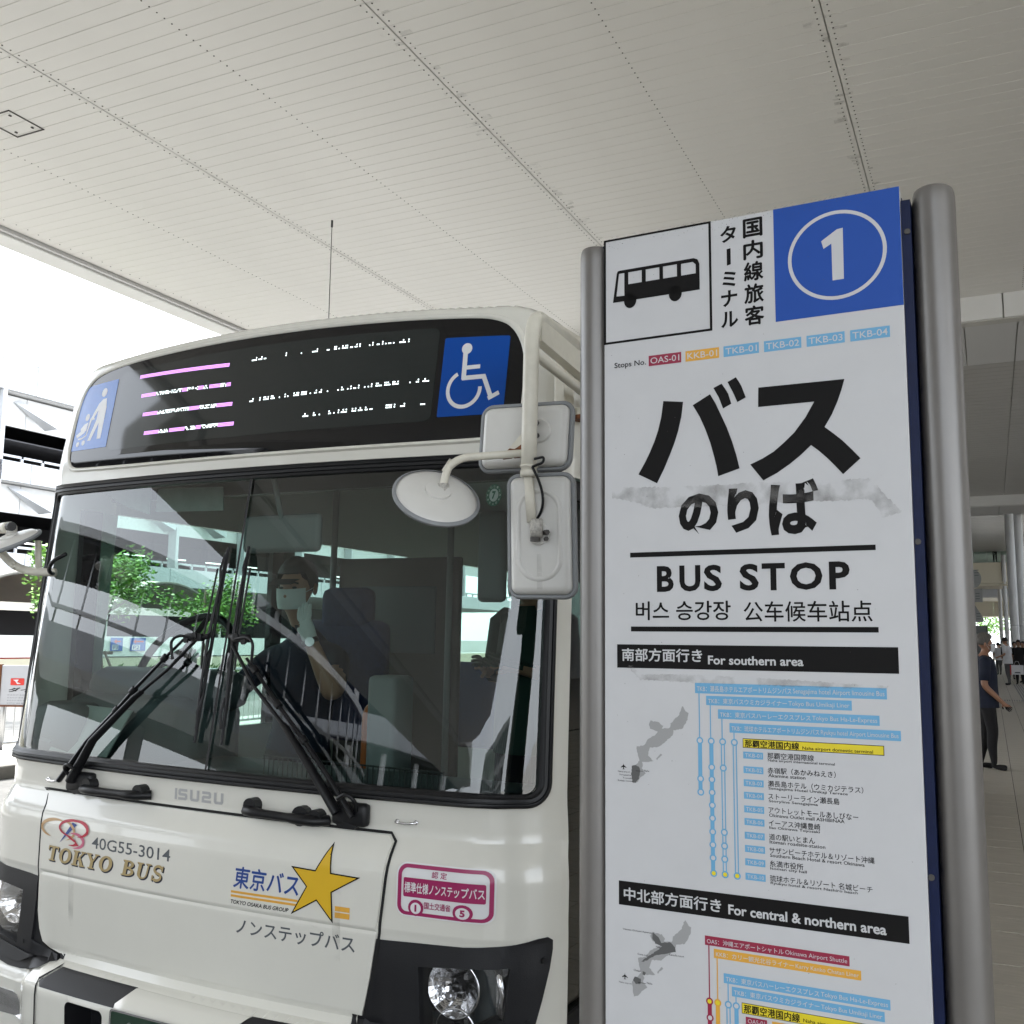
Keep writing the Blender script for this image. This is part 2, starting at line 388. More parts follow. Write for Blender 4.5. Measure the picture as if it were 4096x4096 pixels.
for xs in (-6.694, -3.822, -.888, 2.0):
    y = .1
    while y < 13.8:
        scr(xs - .045, y + random.uniform(-.004, .004)); scr(xs + .045, y + .01 + random.uniform(-.004, .004)); y += PIT / 2 if (int(y * 97) % 1 == 0) else PIT
for xs in (-8.10, -5.26, -2.355, .56):
    y = .15
    while y < 13.8: scr(xs, y, .0065); y += PIT / 2 * 1.0
for k in range(90): scr(-9.5 + random.uniform(-.02, .02), .2 + k * PIT)
tag(sc_.out('screw', M['screw'], ceil), kind='stuff')
# dirt round the seam screws
dr = B()
for k in range(60):
    y = random.uniform(2, 12); x = -3.822 + random.choice((-1, 1)) * random.uniform(.03, .09); w_ = random.uniform(.02, .07)
    dr.add([(x - w_, y - w_ * .6, CZ - .003), (x + w_, y - w_ * .6, CZ - .003), (x + w_, y + w_ * .6, CZ - .003), (x - w_, y + w_ * .6, CZ - .003)], [(0, 1, 2, 3)])
    y = random.uniform(3, 10); x = -.888 + random.choice((-1, 1)) * random.uniform(.03, .09)
    dr.add([(x - w_, y - w_ * .6, CZ - .003), (x + w_, y - w_ * .6, CZ - .003), (x + w_, y + w_ * .6, CZ - .003), (x - w_, y + w_ * .6, CZ - .003)], [(0, 1, 2, 3)])
tag(dr.out('dirt_marks', M['grime'], ceil), kind='stuff')
# access hatch: recessed outline with four catches
ht = B(); hx0, hx1, hy0, hy1 = -7.785, -7.438, 5.50, 5.867
for a, b_, c, d in ((hx0, hx1, hy0, hy0 + .012), (hx0, hx1, hy1 - .012, hy1), (hx0, hx0 + .012, hy0, hy1), (hx1 - .012, hx1, hy0, hy1)): ht.box(a, b_, c, d, CZ - .006, CZ)
for x in (hx0 + .07, hx1 - .07):
    for y in (hy0 + .07, hy1 - .07): ht.box(x - .008, x + .008, y - .012, y + .012, CZ - .008, CZ)
ht.out('access_hatch', M['screw'], ceil)
# left edge: stepped gutter and fascia
e = B().box(-9.74, -9.665, -24, 30, CZ - .03, CZ + .5).box(-9.70, -9.66, -24, 30, CZ - .045, CZ - .03)
e.out('canopy_edge_trim', M['bldg_pale'], ceil)
for k in range(22):
    B().box(-10.06, -9.745, -24 + k * 2.4 + .004, -24 + (k + 1) * 2.4 - .004, CZ - .06, CZ + .55, .01).out('fascia_panel', M['white'], ceil)
# far end of this bay: bright beam, soffit boards, then the higher hall behind
fb = empty('cross_beam', (0, 13.9, 0), label='bright white cross beam at the far end of the strip ceiling', cat='beam')
for x0, x1 in ((-4.3, -3.9), (-3.88, .325), (.345, 4.6), (4.62, 9)):
    B().box(x0, x1, 0, .25, 5.64, CZ + .4).out('beam_panel', M['white'], fb)
B().box(-9.6, 9, .05, .24, 5.63, CZ + .45).out('beam_core', M['ceil_gap'], fb)
sf = empty('soffit', (0, 14.15, 5.64), **S)
for x0, x1 in ((-4, -2.2), (-2.19, -.14), (-.125, .495), (.51, 2.6), (2.61, 5), (5.01, 8.9)):
    B().box(x0, x1, .01, 2.05, 0, .05).out('soffit_board', M['bldg_pale'], sf)
B().box(-9.6, 9, 0, 2.05, .06, .3).out('soffit_core', M['ceil_gap'], sf)
hc = empty('hall_ceiling', (0, 0, 0), **S)
def slats(y0, y1, z, name='ceiling_strip', n=60):
    b = B(); p = (y1 - y0) / n
    for k in range(n): b.box(-9, .505, y0 + k * p, y0 + k * p + p * .93, z, z + .04).box(.515, 14, y0 + k * p, y0 + k * p + p * .93, z, z + .04)
    b.box(-9, 14, y0, y1, z + .05, z + .3)
    o = b.out(name, M['ceil_gloss'], hc); tag(o, kind='stuff'); return o
M['ceil_gloss'] = mat('glossy_ceiling_strip', (.46, .45, .43), .35, spec=.4, noise=.06, nscale=.8)
slats(16.2, 31.2, 5.70)
B().box(-9, 14, 31.2, 31.5, 5.42, 5.75).out('second_beam', M['white'], hc)
for k in range(10): B().box(-4 + k * 1.1, -2.92 + k * 1.1, 31.52, 33.6, 5.45, 5.5).out('soffit_board', M['bldg_pale'], hc)
B().box(-9, 14, 31.5, 33.7, 5.52, 5.7).out('soffit_core', M['ceil_gap'], hc)
B().box(-9, 14, 33.7, 34.2, 5.9, 9.3).out('drop_wall', M['bldg_pale'], hc)
# high void beyond with the upper deck
B().box(-9, 14, 60, 60.6, 8.6, 9.6).out('third_beam', M['bldg_pale'], hc)
slats(34.2, 118, 9.3, n=90)  # strips carried on past the deck to shade it from sun and sky
dk = empty('upper_deck', (0, 92, 0), label='cream upper walkway crossing the hall behind the signs', cat='walkway')
B().box(-9, 14, 0, 5, 6.8, 8.4).out('deck_wall', M['cream_wall'], dk)
B().box(-9, 14, -.15, 0, 6.65, 6.8).box(-9, 14, -.3, 5, 6.45, 6.6).out('deck_moulding', M['cream_wall'], dk)
rb = B()
for k in range(24): rb.box(-8 + k, -7.97 + k, 0, .05, 8.4, 9.35)
rb.box(-9, 14, 0, .05, 9.33, 9.38).out('railing', M['steel'], dk)
B().box(-9, 14, .02, .035, 8.4, 9.3).out('glass_balustrade', M['win_glass'], dk)
B().box(-9, 14, 18, 18.3, 6.3, 9.3).out('deck_back_wall', M['bldg'], dk)
far = empty('far_beam', (0, 112, 0), label='pale panelled beam above the bright far exit', cat='beam')
for k in range(8): B().box(-6 + k * 1.6, -4.42 + k * 1.6, 0, 3, 4.5, 6.0).out('beam_panel', M['cream_wall'], far)
B().box(-9.3, -9.1, 34.2, 118, -.1, 9.6).box(-9.3, -9.1, 16.2, 34.2, 4.6, 6.2).out('hall_light_block', M['bldg_pale'], hc)  # side wall added to keep daylight from flooding the hall
B().box(-9.3, 14, 117.8, 118, 6.0, 9.6).out('hall_end_wall', M['bldg_pale'], hc)
# big round columns on the right
def column(x, y, r, label):
    c = empty('round_column', (x, y, 0), label=label, cat='column', group='round white columns along the pavement')
    B().tube([(0, 0, -.01), (0, 0, .3), (0, 0, .31), (0, 0, 9)], [r * 1.03, r * 1.03, r, r], 28).out('shaft', M['white'], c, smooth=True)
    B().tube([(0, 0, 2.6), (0, 0, 2.64)], r * 1.01, 28).out('joint_ring', M['bldg_pale'], c, smooth=True)
column(1.17, 60, .22, 'nearest white round column right of the white-shirted man')
column(1.62, 62, .25, 'white round column at the right edge of the photo')
column(1.22, 92, .17, 'thinner white round column further back, left of the two thick ones')
column(.92, 104, .16, 'farthest thin white round column beside the bright exit')
# unseen terminal wall added right of the pavement to bound the light
tw = empty('light_bound_wall', (11.7, 0, 0), label='unseen terminal wall added to bound the light on the pavement', cat='wall')
for k in range(37): B().box(0, .2, 2 + k * 3.2 + .01, 2 + (k + 1) * 3.2 - .01, -.1, CZ + .3).out('wall_panel', M['bldg_pale'], tw)
# end backdrop: green trees outside the exit come with the trees below

# ---------------------------------------------------------------- left side: car park building
cp = empty('car_park_building', (-35, 0, 0), label='white multi-storey car park with dark open decks', cat='building')
wp = {}
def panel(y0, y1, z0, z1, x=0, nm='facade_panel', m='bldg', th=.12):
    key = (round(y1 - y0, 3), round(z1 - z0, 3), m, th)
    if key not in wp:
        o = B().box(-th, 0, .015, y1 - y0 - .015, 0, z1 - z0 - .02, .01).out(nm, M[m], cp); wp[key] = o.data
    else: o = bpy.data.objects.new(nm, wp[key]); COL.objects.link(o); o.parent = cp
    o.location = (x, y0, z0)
Y0, Y1 = 12, 76
B().box(-14, -.2, Y0, Y1, 11.25, 12.3).box(-14, -.2, Y0, Y1, 7.6, 8.45).box(-14, -.2, Y0, Y1, 3.9, 4.7).out('floor_slab', M['bldg_pale'], cp)
B().box(-14, -13.7, Y0, Y1, 0, 12).box(-13.7, -.3, Y0, Y1, 9.3, 9.35).out('back_wall', M['shade_in'], cp)
B().box(-13.9, -.9, Y0, Y1, 8.45, 8.5).box(-13.9, -.9, Y0, Y1, 4.7, 4.75).box(-13.9, -1.2, Y0, Y1, 11.2, 11.25).box(-13.9, -1.2, Y0, Y1, 7.55, 7.6).out('deck_inside', M['shade_in'], cp)
k = Y0
while k < Y1:
    yy = 12.17 + (k - Y0)
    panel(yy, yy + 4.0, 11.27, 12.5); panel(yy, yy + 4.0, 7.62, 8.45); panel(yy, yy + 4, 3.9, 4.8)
    panel(yy, yy + 4, 9.93, 11.2, -.55, 'soffit_wall', 'bldg_pale'); panel(yy, yy + 4, 6.42, 7.58, -.55, 'soffit_wall', 'bldg_pale')
    k += 4
for y in [12 + 4.9 * j - .0 for j in range(13)]:
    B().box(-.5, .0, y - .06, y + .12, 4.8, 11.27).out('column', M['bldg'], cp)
rl = B()
y = Y0
while y < Y1:
    rl.box(-.5, -.42, y, y + .1, 8.45, 8.75).box(-.5, -.42, y, y + .1, 4.8, 5.1); y += 1.0
rl.box(-.5, -.42, Y0, Y1, 8.66, 8.75).box(-.5, -.42, Y0, Y1, 5.0, 5.1)
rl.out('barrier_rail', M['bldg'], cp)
# slanting brackets under each parapet
for z in (9.95, 6.45):
    for y in (24.0, 27.5, 31.0, 34.5, 38):
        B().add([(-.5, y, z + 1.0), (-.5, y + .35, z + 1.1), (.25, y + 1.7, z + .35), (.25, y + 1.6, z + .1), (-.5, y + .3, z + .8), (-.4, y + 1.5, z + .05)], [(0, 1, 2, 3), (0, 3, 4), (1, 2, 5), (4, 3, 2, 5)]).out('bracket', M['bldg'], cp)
B().box(-.9, 0, Y0, Y1, 12.5, 12.56).out('parapet_cap', M['bldg_pale'], cp)
lt = B()
for z in (9.2, 5.7):
    for y in range(14, 74, 3): lt.box(-5, -4.85, y, y + 1.3, z, z + .06)
lt.out('strip_light', mat('strip_light', (.8, .8, .8), .5, emit=(1, 1, 1), estr=1.2), cp)
# parked cars glimpsed inside the tent-covered lot: small red car
# low white boundary wall with its coping gap
bw = empty('boundary_wall', (-26, 0, 0), label='long low white wall behind the trees and tent roofs', cat='wall')
for k in range(24):
    B().box(-.2, 0, -20 + k * 4 + .01, -16 + k * 4 - .01, .86, 1.51).out('wall_panel', M['white'], bw)
    B().box(-.2, -.02, -20 + k * 4 + .01, -16 + k * 4 - .01, -.15, .82).out('wall_panel', M['cream_wall'], bw)
# membrane tent roofs with curved edge beam
def tent(y0, y1, label):
    t = empty('tent_roof', (-26.5, (y0 + y1) / 2, 0), label=label, cat='canopy', group='arched membrane roofs behind the white wall')
    n = 14; h = (y1 - y0) / 2; V = []; F = []
    for i in range(n + 1):
        a = -h + 2 * h * i / n; z = 2.35 + 1.1 * (1 - (a / h) ** 2)
        for x in (0, -3, -6): V.append((x, a, z + (x == -3) * .25))
    for i in range(n):
        for j in range(2): F.append((i * 3 + j, i * 3 + j + 1, (i + 1) * 3 + j + 1, (i + 1) * 3 + j))
    mk('membrane', V, F, M['membrane'], t, smooth=True)
    B().tube([(.02, -h + 2 * h * i / n, 2.33 + 1.1 * (1 - ((-h + 2 * h * i / n) / h) ** 2)) for i in range(n + 1)], .05, 8).out('edge_beam', M['kerb'], t, smooth=True)
    B().box(-.02, .03, -h, h, 2.25, 2.5).out('gutter', M['membrane'], t)
    for yy in (-h, h): B().box(-.1, .0, yy - .06, yy + .06, -.1, 2.5).out('post', M['steel'], t)
    B().box(-6, -5.8, -h, h, -.1, 2.4).out('shade_back', M['shade_in'], t)
tent(18.9, 24.4, 'arched tent roof showing left of the bus windscreen')
tent(13.2, 18.7, 'arched tent roof nearer the camera, mostly outside the frame')
tent(24.6, 30.1, 'arched tent roof seen through the bus windows')
c = empty('parked_car', (-29.3, 23.4, 0), label='small red car parked in shade under the tent roof', cat='car')
B().box(-.8, .8, -1.8, 1.8, .35, 1.0, .12).out('body', M['red'], c); B().box(-.7, .7, -1.0, 1.2, 1.0, 1.5, .18).out('cabin', M['black_glass'], c)
for dx in (-.75, .75):
    for dy in (-1.15, 1.15): B().tube([(dx - .1, dy, .18), (dx + .1, dy, .18)], .3, 16).out('wheel', M['rubber'], c, smooth=True)
# parking direction signs on the white wall
def psign(y0, y1, t, label):
    s_ = empty('parking_sign', (-25.98, y0, 1.04), label=label, cat='sign')
    W_ = y1 - y0
    B().box(0, .03, 0, W_, 0, .43).out('board', mat('sign_face_blue', (.03, .12, .45), .5), s_)
    f = lambda x, y: (.034, x, y)
    polys('arrow', [[(.1, .31), (.22, .39), (.22, .335), (W_ - .1, .335), (W_ - .1, .285), (.22, .285), (.22, .23)]], f, M['red'], s_)
    polys('white_field', [rrect(.05, W_ * .62, .03, .2, .01, 2)], lambda x, y: (.033, x, y), M['white_cloth'], s_)
    txt(t, (.09, W_ * .58, .05, .18), lambda x, y: (.036, x, y), M['tbblue'], s_, .02)
psign(24.36, 24.85, 'P3', 'blue car park sign with red arrow on the white wall, left of the window pillar')
psign(25.2, 25.85, 'P2', 'blue car park sign with red arrow on the white wall, right of the window pillar')
# island fence and advertising board
fn = empty('guard_fence', (-11.9, 9.4, 0), label='grey tubular guard fence on the traffic island', cat='fence')
f = B()
for k in range(9): f.tube([(0, -5.6 + k * 1.4, -.02), (0, -5.6 + k * 1.4, 1.0)], .035, 10)
f.out('post', M['steel'], fn, smooth=True)
f = B()
for z in (.06, .95): f.tube([(0, -5.6, z), (0, 5.6, z)], .022, 8)
f.out('rail', M['steel'], fn, smooth=True)
f = B()
for k in range(80): f.tube([(0, -5.55 + k * .14, .06), (0, -5.55 + k * .14, .95)], .007, 6)
tag(f.out('bar', M['steel'], fn), kind='stuff')
ab = empty('advert_board', (-11.83, 9.30, 0), math.radians(25), label='grey board lettered ダイハツ fixed to the island fence', cat='sign board')
B().box(0, 1.0, -.02, .02, .57, 1.09, .006).out('board', mat('board_grey', (.42, .42, .44), .5), ab)
B().box(-.03, .0, -.03, .03, .56, 1.1).box(-.03, 1.0, -.03, .03, .55, .57).out('frame', M['rust'], ab)
B().tube([(.3, 0, -.02), (.3, 0, .57)], .014, 8).out('leg', M['steel'], ab)
fm = lambda x, y: (x, -.024, y)
polys('red_patch', [rrect(.13, .31, .83, .92, .01, 2)], fm, M['red'], ab)
polys('emblem', [[(.16, .9), (.24, .905), (.215, .87), (.27, .85), (.22, .845), (.19, .885)]], lambda x, y: (x, -.026, y), M['white_cloth'], ab)
txt('ダイハツ', (.11, .72, .74, .8), fm, M['ink'], ab, .02, .2)
for k in range(4): txt('おみやげ 本店 直営 受付', (.1, .5 - .03 * k, .695 - k * .035, .71 - k * .035), fm, M['grey_ink'], ab, res=1)

# ---------------------------------------------------------------- trees
def tree(x, y, z0, h, r, label, seed, n=2600, grp='young street trees along the island', ls=.075):
    rnd = random.Random(seed)
    t = empty('tree', (x, y, z0), label=label, cat='tree', group=grp)
    tr = B(); tr.tube([(0, 0, -.15), (.02, 0, h * .3), (-.02, .03, h * .55), (0, 0, h * .8)], [.075, .06, .05, .03], 10)
    cl = []
    for k in range(9):
        a = rnd.uniform(0, 6.28); l = rnd.uniform(.45, .95) * r; zz = h * rnd.uniform(.42, .75); e = Vector((math.cos(a) * l, math.sin(a) * l, zz + l * rnd.uniform(.3, .7)))
        tr.tube([(0, 0, zz), Vector((0, 0, zz)).lerp(e, .5) + Vector((0, 0, -.05)), e], [.03, .02, .008], 6); cl.append(e); cl.append(Vector((0, 0, zz)).lerp(e, .6))
    tr.out('trunk', M['bark'], t, smooth=True)
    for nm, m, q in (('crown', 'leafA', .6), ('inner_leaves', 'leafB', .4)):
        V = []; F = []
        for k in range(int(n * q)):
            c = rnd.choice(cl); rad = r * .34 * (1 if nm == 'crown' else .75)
            d = Vector((rnd.gauss(0, 1), rnd.gauss(0, 1), rnd.gauss(0, .55))).normalized() * rad * rnd.uniform(.4, 1.05) ** .6; p = c + d
            a = Vector((rnd.uniform(-1, 1), rnd.uniform(-1, 1), rnd.uniform(-.4, .4))).normalized() * ls; b_ = Vector((rnd.uniform(-1, 1), rnd.uniform(-1, 1), rnd.uniform(-.5, .9))); b_ = (b_ - a * b_.dot(a) / a.dot(a)).normalized() * ls * .5
            i = len(V); V += [p - a, p - a * .1 + b_, p + a, p - a * .1 - b_]; F.append((i, i + 1, i + 2, i + 3))
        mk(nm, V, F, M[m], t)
    return t
t = tree(-19.8, 18.2, -.1, 3.9, 1.5, 'leafy young tree left of the bus, beside the round side mirror', 3)
t = tree(-22, 20.2, -.1, 4.1, 1.7, 'leafy young tree seen through the bus windscreen, with timber props', 5, 3600)
pr = B()
for a in (0, 2.1, 4.2): pr.tube([(-22 + 1.0 * math.cos(a) + 22, .9 * math.sin(a), .0), (.25 * math.cos(a), .25 * math.sin(a), 1.2)], .035, 8)
pr.tube([(0, -.5, 1.15), (0, .5, 1.15)], .045, 8); pr.out('timber_prop', M['bark'], t)
tree(-22.3, 24.6, -.1, 3.9, 1.5, 'leafy young tree further along, seen through the bus', 8)
tree(-20, 12.5, -.1, 4.0, 1.6, 'leafy young tree beside the road, reflected in the glass', 11)
for i, (x, y) in enumerate(((-1.5, 150), (3, 155), (7, 149))):
    tree(x, y, -.2, 8, 3.6, ['sunlit tree outside the far exit, left', 'sunlit tree outside the far exit, middle', 'sunlit tree outside the far exit, right'][i], 20 + i, 1400, 'trees outside the far exit', .22)
hd = B()
for k in range(900):
    x = random.uniform(-25.2, -24.6); y = random.uniform(14, 34); z = random.uniform(.0, .55); a = random.uniform(0, 6.28)
    hd.add([(x, y, z), (x + .1 * math.cos(a), y + .1 * math.sin(a), z + .05), (x + .05, y + .03, z + .14)], [(0, 1, 2)])
hd.out('low_hedge', M['leafB'], kind='stuff')

# ---------------------------------------------------------------- what stands behind the camera and shows in the glass
rp = empty('curved_walkway', (-34, -17, 0), label='curved elevated walkway with railing, mirrored in the bus glass', cat='walkway')
def arcband(r0, r1, z0, z1, m, nm, n=48, a0=-20, a1=130, parent=rp):
    V = []; F = []
    for i in range(n + 1):
        a = math.radians(a0 + (a1 - a0) * i / n)
        for r, z in ((r0, z0), (r1, z0), (r1, z1), (r0, z1)): V.append((r * math.cos(a), r * math.sin(a), z))
    for i in range(n):
        for j in range(4): F.append((i * 4 + j, i * 4 + (j + 1) % 4, (i + 1) * 4 + (j + 1) % 4, (i + 1) * 4 + j))
    return mk(nm, V, F, m, parent)
arcband(16, 20, 3.3, 3.7, M['concrete'], 'deck'); arcband(19.8, 20, 3.7, 4.4, M['bldg'], 'parapet'); arcband(19.85, 19.95, 4.7, 4.78, M['steel'], 'handrail')
arcband(15.2, 19.4, 6.4, 6.6, M['bldg_pale'], 'roof', a0=-20, a1=70); arcband(15.3, 19.3, 6.3, 6.38, M['shade_in'], 'roof_underside', a0=-20, a1=70)
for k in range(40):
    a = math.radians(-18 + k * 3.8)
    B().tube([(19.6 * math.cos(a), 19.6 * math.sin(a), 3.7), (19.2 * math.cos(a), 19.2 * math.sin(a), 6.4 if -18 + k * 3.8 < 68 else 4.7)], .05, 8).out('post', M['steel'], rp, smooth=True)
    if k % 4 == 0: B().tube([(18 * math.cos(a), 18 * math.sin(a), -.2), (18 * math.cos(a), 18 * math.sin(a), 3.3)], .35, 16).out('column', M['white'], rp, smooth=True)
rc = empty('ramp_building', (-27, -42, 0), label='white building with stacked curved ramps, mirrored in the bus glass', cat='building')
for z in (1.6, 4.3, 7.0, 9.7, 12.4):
    arcband(9, 14, z, z + 1.1, M['bldg'], 'ramp_wall', 40, 0, 180, rc); arcband(8, 13.5, z - .2, z, M['shade_in'], 'ramp_underside', 40, 0, 180, rc)
B().tube([(0, 0, 0), (0, 0, 13)], 8, 40).out('core', M['shade_in'], rc, smooth=True)
for k in range(16):
    a = math.radians(k * 12); B().tube([(13.2 * math.cos(a), 13.2 * math.sin(a), 0), (13.2 * math.cos(a), 13.2 * math.sin(a), 12.4)], .22, 10).out('column', M['white'], rc, smooth=True)
an_ = empty('added_annex', (2, -58, 0), label='grey building added behind the camera to darken the right of the windscreen reflection', cat='building')  # added to hide bright sky from the right of the windscreen
B().box(0, 34, -8, 0, 0, 9.5).out('wall', M['int_white'], an_)
for j in range(3):
    for k in range(11): B().box(.8 + k * 3, 2.9 + k * 3, 0, .06, 1.2 + j * 2.9, 3.1 + j * 2.9).out('window', M['black_glass'], an_)
lb = empty('long_terminal', (-70, -60, 0), label='long white terminal building mirrored low in the bus glass', cat='building')
B().box(0, 60, -8, 0, 0, 6.5).out('wall', M['bldg'], lb)
for k in range(14): B().box(1 + k * 4.2, 4.4 + k * 4.2, 0, .08, 4.2, 5.6).out('window', M['black_glass'], lb)
for k in range(14): B().box(1 + k * 4.2, 4.4 + k * 4.2, 0, .08, 1.2, 3.8).out('window', M['black_glass'], lb)
# ================================================================ the bus
bus = empty('city_bus', (0, 0, 0), label='cream low-floor city bus with gold star and TOKYO BUS lettering beside the stop sign', cat='bus')
Wd, BW, SA = 1.15, .06, 1.25
RK = [(.1, .25), (1.0, .25), (2.1, .12), (2.6, .12)]
PK = [(.10, -.05), (.16, -.075), (.285, -.08), (.296, -.074), (.342, -.012), (.350, .015), (.375, .028), (.385, .024), (.40, .02), (.50, .010), (.634, 0), (.642, -.004), (.80, -.004), (.835, .003), (.90, .036), (.985, .034), (1.0, .03), (2.05, .185), (2.06, .172), (2.15, .175), (2.52, .235)]
PC = [(.10, -.03), (.26, -.035), (.29, -.012), (.32, .0), (.634, 0)]
TK = [(.1, -.03), (.80, -.035), (.90, -.014), (1.0, -.01), (2.1, -.002), (2.52, -.005)]
ZD, RD, HD = 2.52, .075, .036
def lerp(K, z):
    if z <= K[0][0]: return K[0][1]
    for (a, b_), (c_, d_) in zip(K, K[1:]):
        if z <= c_: return b_ + (d_ - b_) * (z - a) / (c_ - a)
    (a, b_), (c_, d_) = K[-2:]; return d_ + (d_ - b_) / (c_ - a) * (z - c_)
def plan(s, z):
    a = abs(s); sg = 1 if s >= 0 else -1
    R = lerp(RK, z); XC = Wd - R * .88; ph0 = math.atan(2 * BW * XC / .9025)
    if a <= XC: x = a; y = BW * (a / .95) ** 2; n = (2 * BW * a / .9025, -1)
    else:
        cx = XC - R * math.sin(ph0); cy = BW * (XC / .95) ** 2 + R * math.cos(ph0)
        ph = ph0 + (min(a, SA) - XC) / (SA - XC) * (math.pi / 2 - ph0)
        x = cx + R * math.sin(ph); y = cy - R * math.cos(ph) + max(a - SA, 0); n = (math.sin(ph), -math.cos(ph))
    l = math.hypot(*n); return sg * x, y, sg * n[0] / l, n[1] / l
def surf(s, z, off=0):
    x, y, nx, ny = plan(s, min(z, ZD)); zz = min(z, ZD); ins = lerp(TK, zz); P = lerp(PK, zz)
    if zz < .634:
        k = min(max((abs(s) - .695) / .045, 0), 1); P = P * (1 - k) + lerp(PC, zz) * k
    if z > ZD: th = math.asin(min((z - ZD) / HD, 1)); ins += RD * (1 - math.cos(th))
    x -= nx * ins; y += P
    if z > ZD: y -= ny * RD * (1 - math.cos(th))
    zc = z
    if z > 2.2: zc = z + (.05 * (1 - min(abs(x) / Wd, 1) ** 2) - .12 * max(0, (abs(x) - .93) / .22) ** 2) * (z - 2.2) / .35
    return Vector((x + nx * off, y + ny * off, zc))
KR = [.285, .296, .32, .342, .350, .375, .385, .40, .50, .634, .642, .80, .817, .835, .86, .88, .90, 2.15, 2.45, 2.52]
KC = [sg_0 * (.88 + .02 * k) for k in range(18) for sg_0 in (-1, 1)]
rm_ = Matrix.Rotation(-.027, 4, 'Z') @ Matrix.Rotation(.0115, 4, 'Y')
bus.matrix_world = Matrix.Translation(Vector((-2.328, 2.58, 1.46)) - rm_ @ Vector((0, 0, 1.46))) @ rm_
def patch(name, outline, m, parent=bus, off=0.0, h=.04, holes=(), thick=0, rows=None, cols=None, smooth=True, ff=None):
    rows = KR if rows is None else rows; cols = KC if cols is None else cols
    """piece of the bus skin: outline and holes are (s,z) loops laid on the body surface"""
    pts = []; edges = []
    def loop(lp):
        b0 = len(pts); q = []
        for i, p in enumerate(lp):
            a = lp[(i + 1) % len(lp)]; d = math.hypot(a[0] - p[0], a[1] - p[1]); n = max(1, int(d / h)); q += [(p[0] + (a[0] - p[0]) * j / n, p[1] + (a[1] - p[1]) * j / n) for j in range(n)]
        pts.extend(q); edges.extend([(b0 + i, b0 + (i + 1) % len(q)) for i in range(len(q))]); return q
    OL = loop(outline); HL = [loop(x) for x in holes]
    def inside(p, lp):
        c = False; j = len(lp) - 1
        for i in range(len(lp)):
            if (lp[i][1] > p[1]) != (lp[j][1] > p[1]) and p[0] < (lp[j][0] - lp[i][0]) * (p[1] - lp[i][1]) / (lp[j][1] - lp[i][1]) + lp[i][0]: c = not c
            j = i
        return c
    xs = [p[0] for p in OL]; zs = [p[1] for p in OL]; x0, x1, z0, z1 = min(xs), max(xs), min(zs), max(zs)
    C_ = sorted(set(list(cols) + [x0 + (x1 - x0) * (i + .5) / max(1, round((x1 - x0) / h)) for i in range(max(1, round((x1 - x0) / h)))]))
    R_ = sorted(set([r for r in rows if z0 < r < z1] + [z0 + (z1 - z0) * (i + .5) / max(1, round((z1 - z0) / h)) for i in range(max(1, round((z1 - z0) / h)))]))
    for x in C_:
        for z in R_:
            if inside((x, z), OL) and not any(inside((x, z), hl) for hl in HL): pts.append((x + 1e-5 * random.random(), z + 1e-5 * random.random()))
    r = delaunay_2d_cdt([Vector(p) for p in pts], edges, [], 0, 1e-6)
    v2 = r[0]; F = []
    for t in r[2]:
        c = (sum(v2[i][0] for i in t) / 3, sum(v2[i][1] for i in t) / 3)
        if inside(c, OL) and not any(inside(c, hl) for hl in HL): F.append(tuple(t))
    of = (lambda s, z: off) if ff is None else (lambda s, z: off + ff(s, z))
    V = [surf(v[0], v[1], of(v[0], v[1])) for v in v2]
    # orient outwards
    if F:
        f = F[0]; nrm = (V[f[1]] - V[f[0]]).cross(V[f[2]] - V[f[0]]); p = surf(v2[f[0]][0], v2[f[0]][1], 1) - surf(v2[f[0]][0], v2[f[0]][1], 0)
        if nrm.dot(p) < 0: F = [t[::-1] for t in F]
    if thick:
        ec = {}
        for t in F:
            for i in range(3): e = (t[i], t[(i + 1) % 3]); ec[e] = 1
        bd = [e for e in ec if (e[1], e[0]) not in ec]; mp_ = {}
        for a, b_ in bd:
            for q in (a, b_):
                if q not in mp_: mp_[q] = len(V); V.append(surf(v2[q][0], v2[q][1], of(v2[q][0], v2[q][1]) - thick))
            F.append((b_, a, mp_[a], mp_[b_]))
    o = mk(name, V, F, m, parent)
    if smooth: soft(o, 40)
    return o
ROWS = [.36, .375, .385, .40, .45, .50, .55, .634, .642, .70, .80, .817, .835, .86, .90, .985, 1.0, 2.05, 2.06, 2.15, 2.3, 2.45, 2.52, 2.527, 2.535, 2.543, 2.55, 2.5535]
CL = [-1.25, -1.2, -1.15, -1.1, -1.05, -1.0, -.95, -.9, .9, .95, 1.0, 1.05, 1.1, 1.15, 1.2, 1.25]
ws_out = rrect(-1.125, 1.125, 1.03, 2.03, .05)
HLR = [(.838, .372), (.96, .388), (1.045, .425), (1.055, .572), (.95, .566), (.825, .556)]
HLL = [(-x, z) for x, z in HLR][::-1]
E_ = 1.5
d_out = [(-.93, 2.118), (-.6, 2.110), (0, 2.108), (.6, 2.108), (.96, 2.110), (1.0, 2.13), (1.012, 2.17), (1.012, 2.33), (1.0, 2.41), (.96, 2.47), (.90, 2.495), (.82, 2.503), (.4, 2.507), (-.4, 2.507), (-.77, 2.505), (-.92, 2.49), (-.985, 2.455), (-1.015, 2.39), (-1.02, 2.2), (-1.0, 2.14), (-.97, 2.122)]
def chaikin(P, n=2):
    for _ in range(n): P = [q for i, a in enumerate(P) for b_ in [P[(i + 1) % len(P)]] for q in ((a[0] * .75 + b_[0] * .25, a[1] * .75 + b_[1] * .25), (a[0] * .25 + b_[0] * .75, a[1] * .25 + b_[1] * .75))]
    return P
d_out = chaikin(d_out)
d_in = [(x * .985, 2.307 + (z - 2.307) * .965) for x, z in d_out]
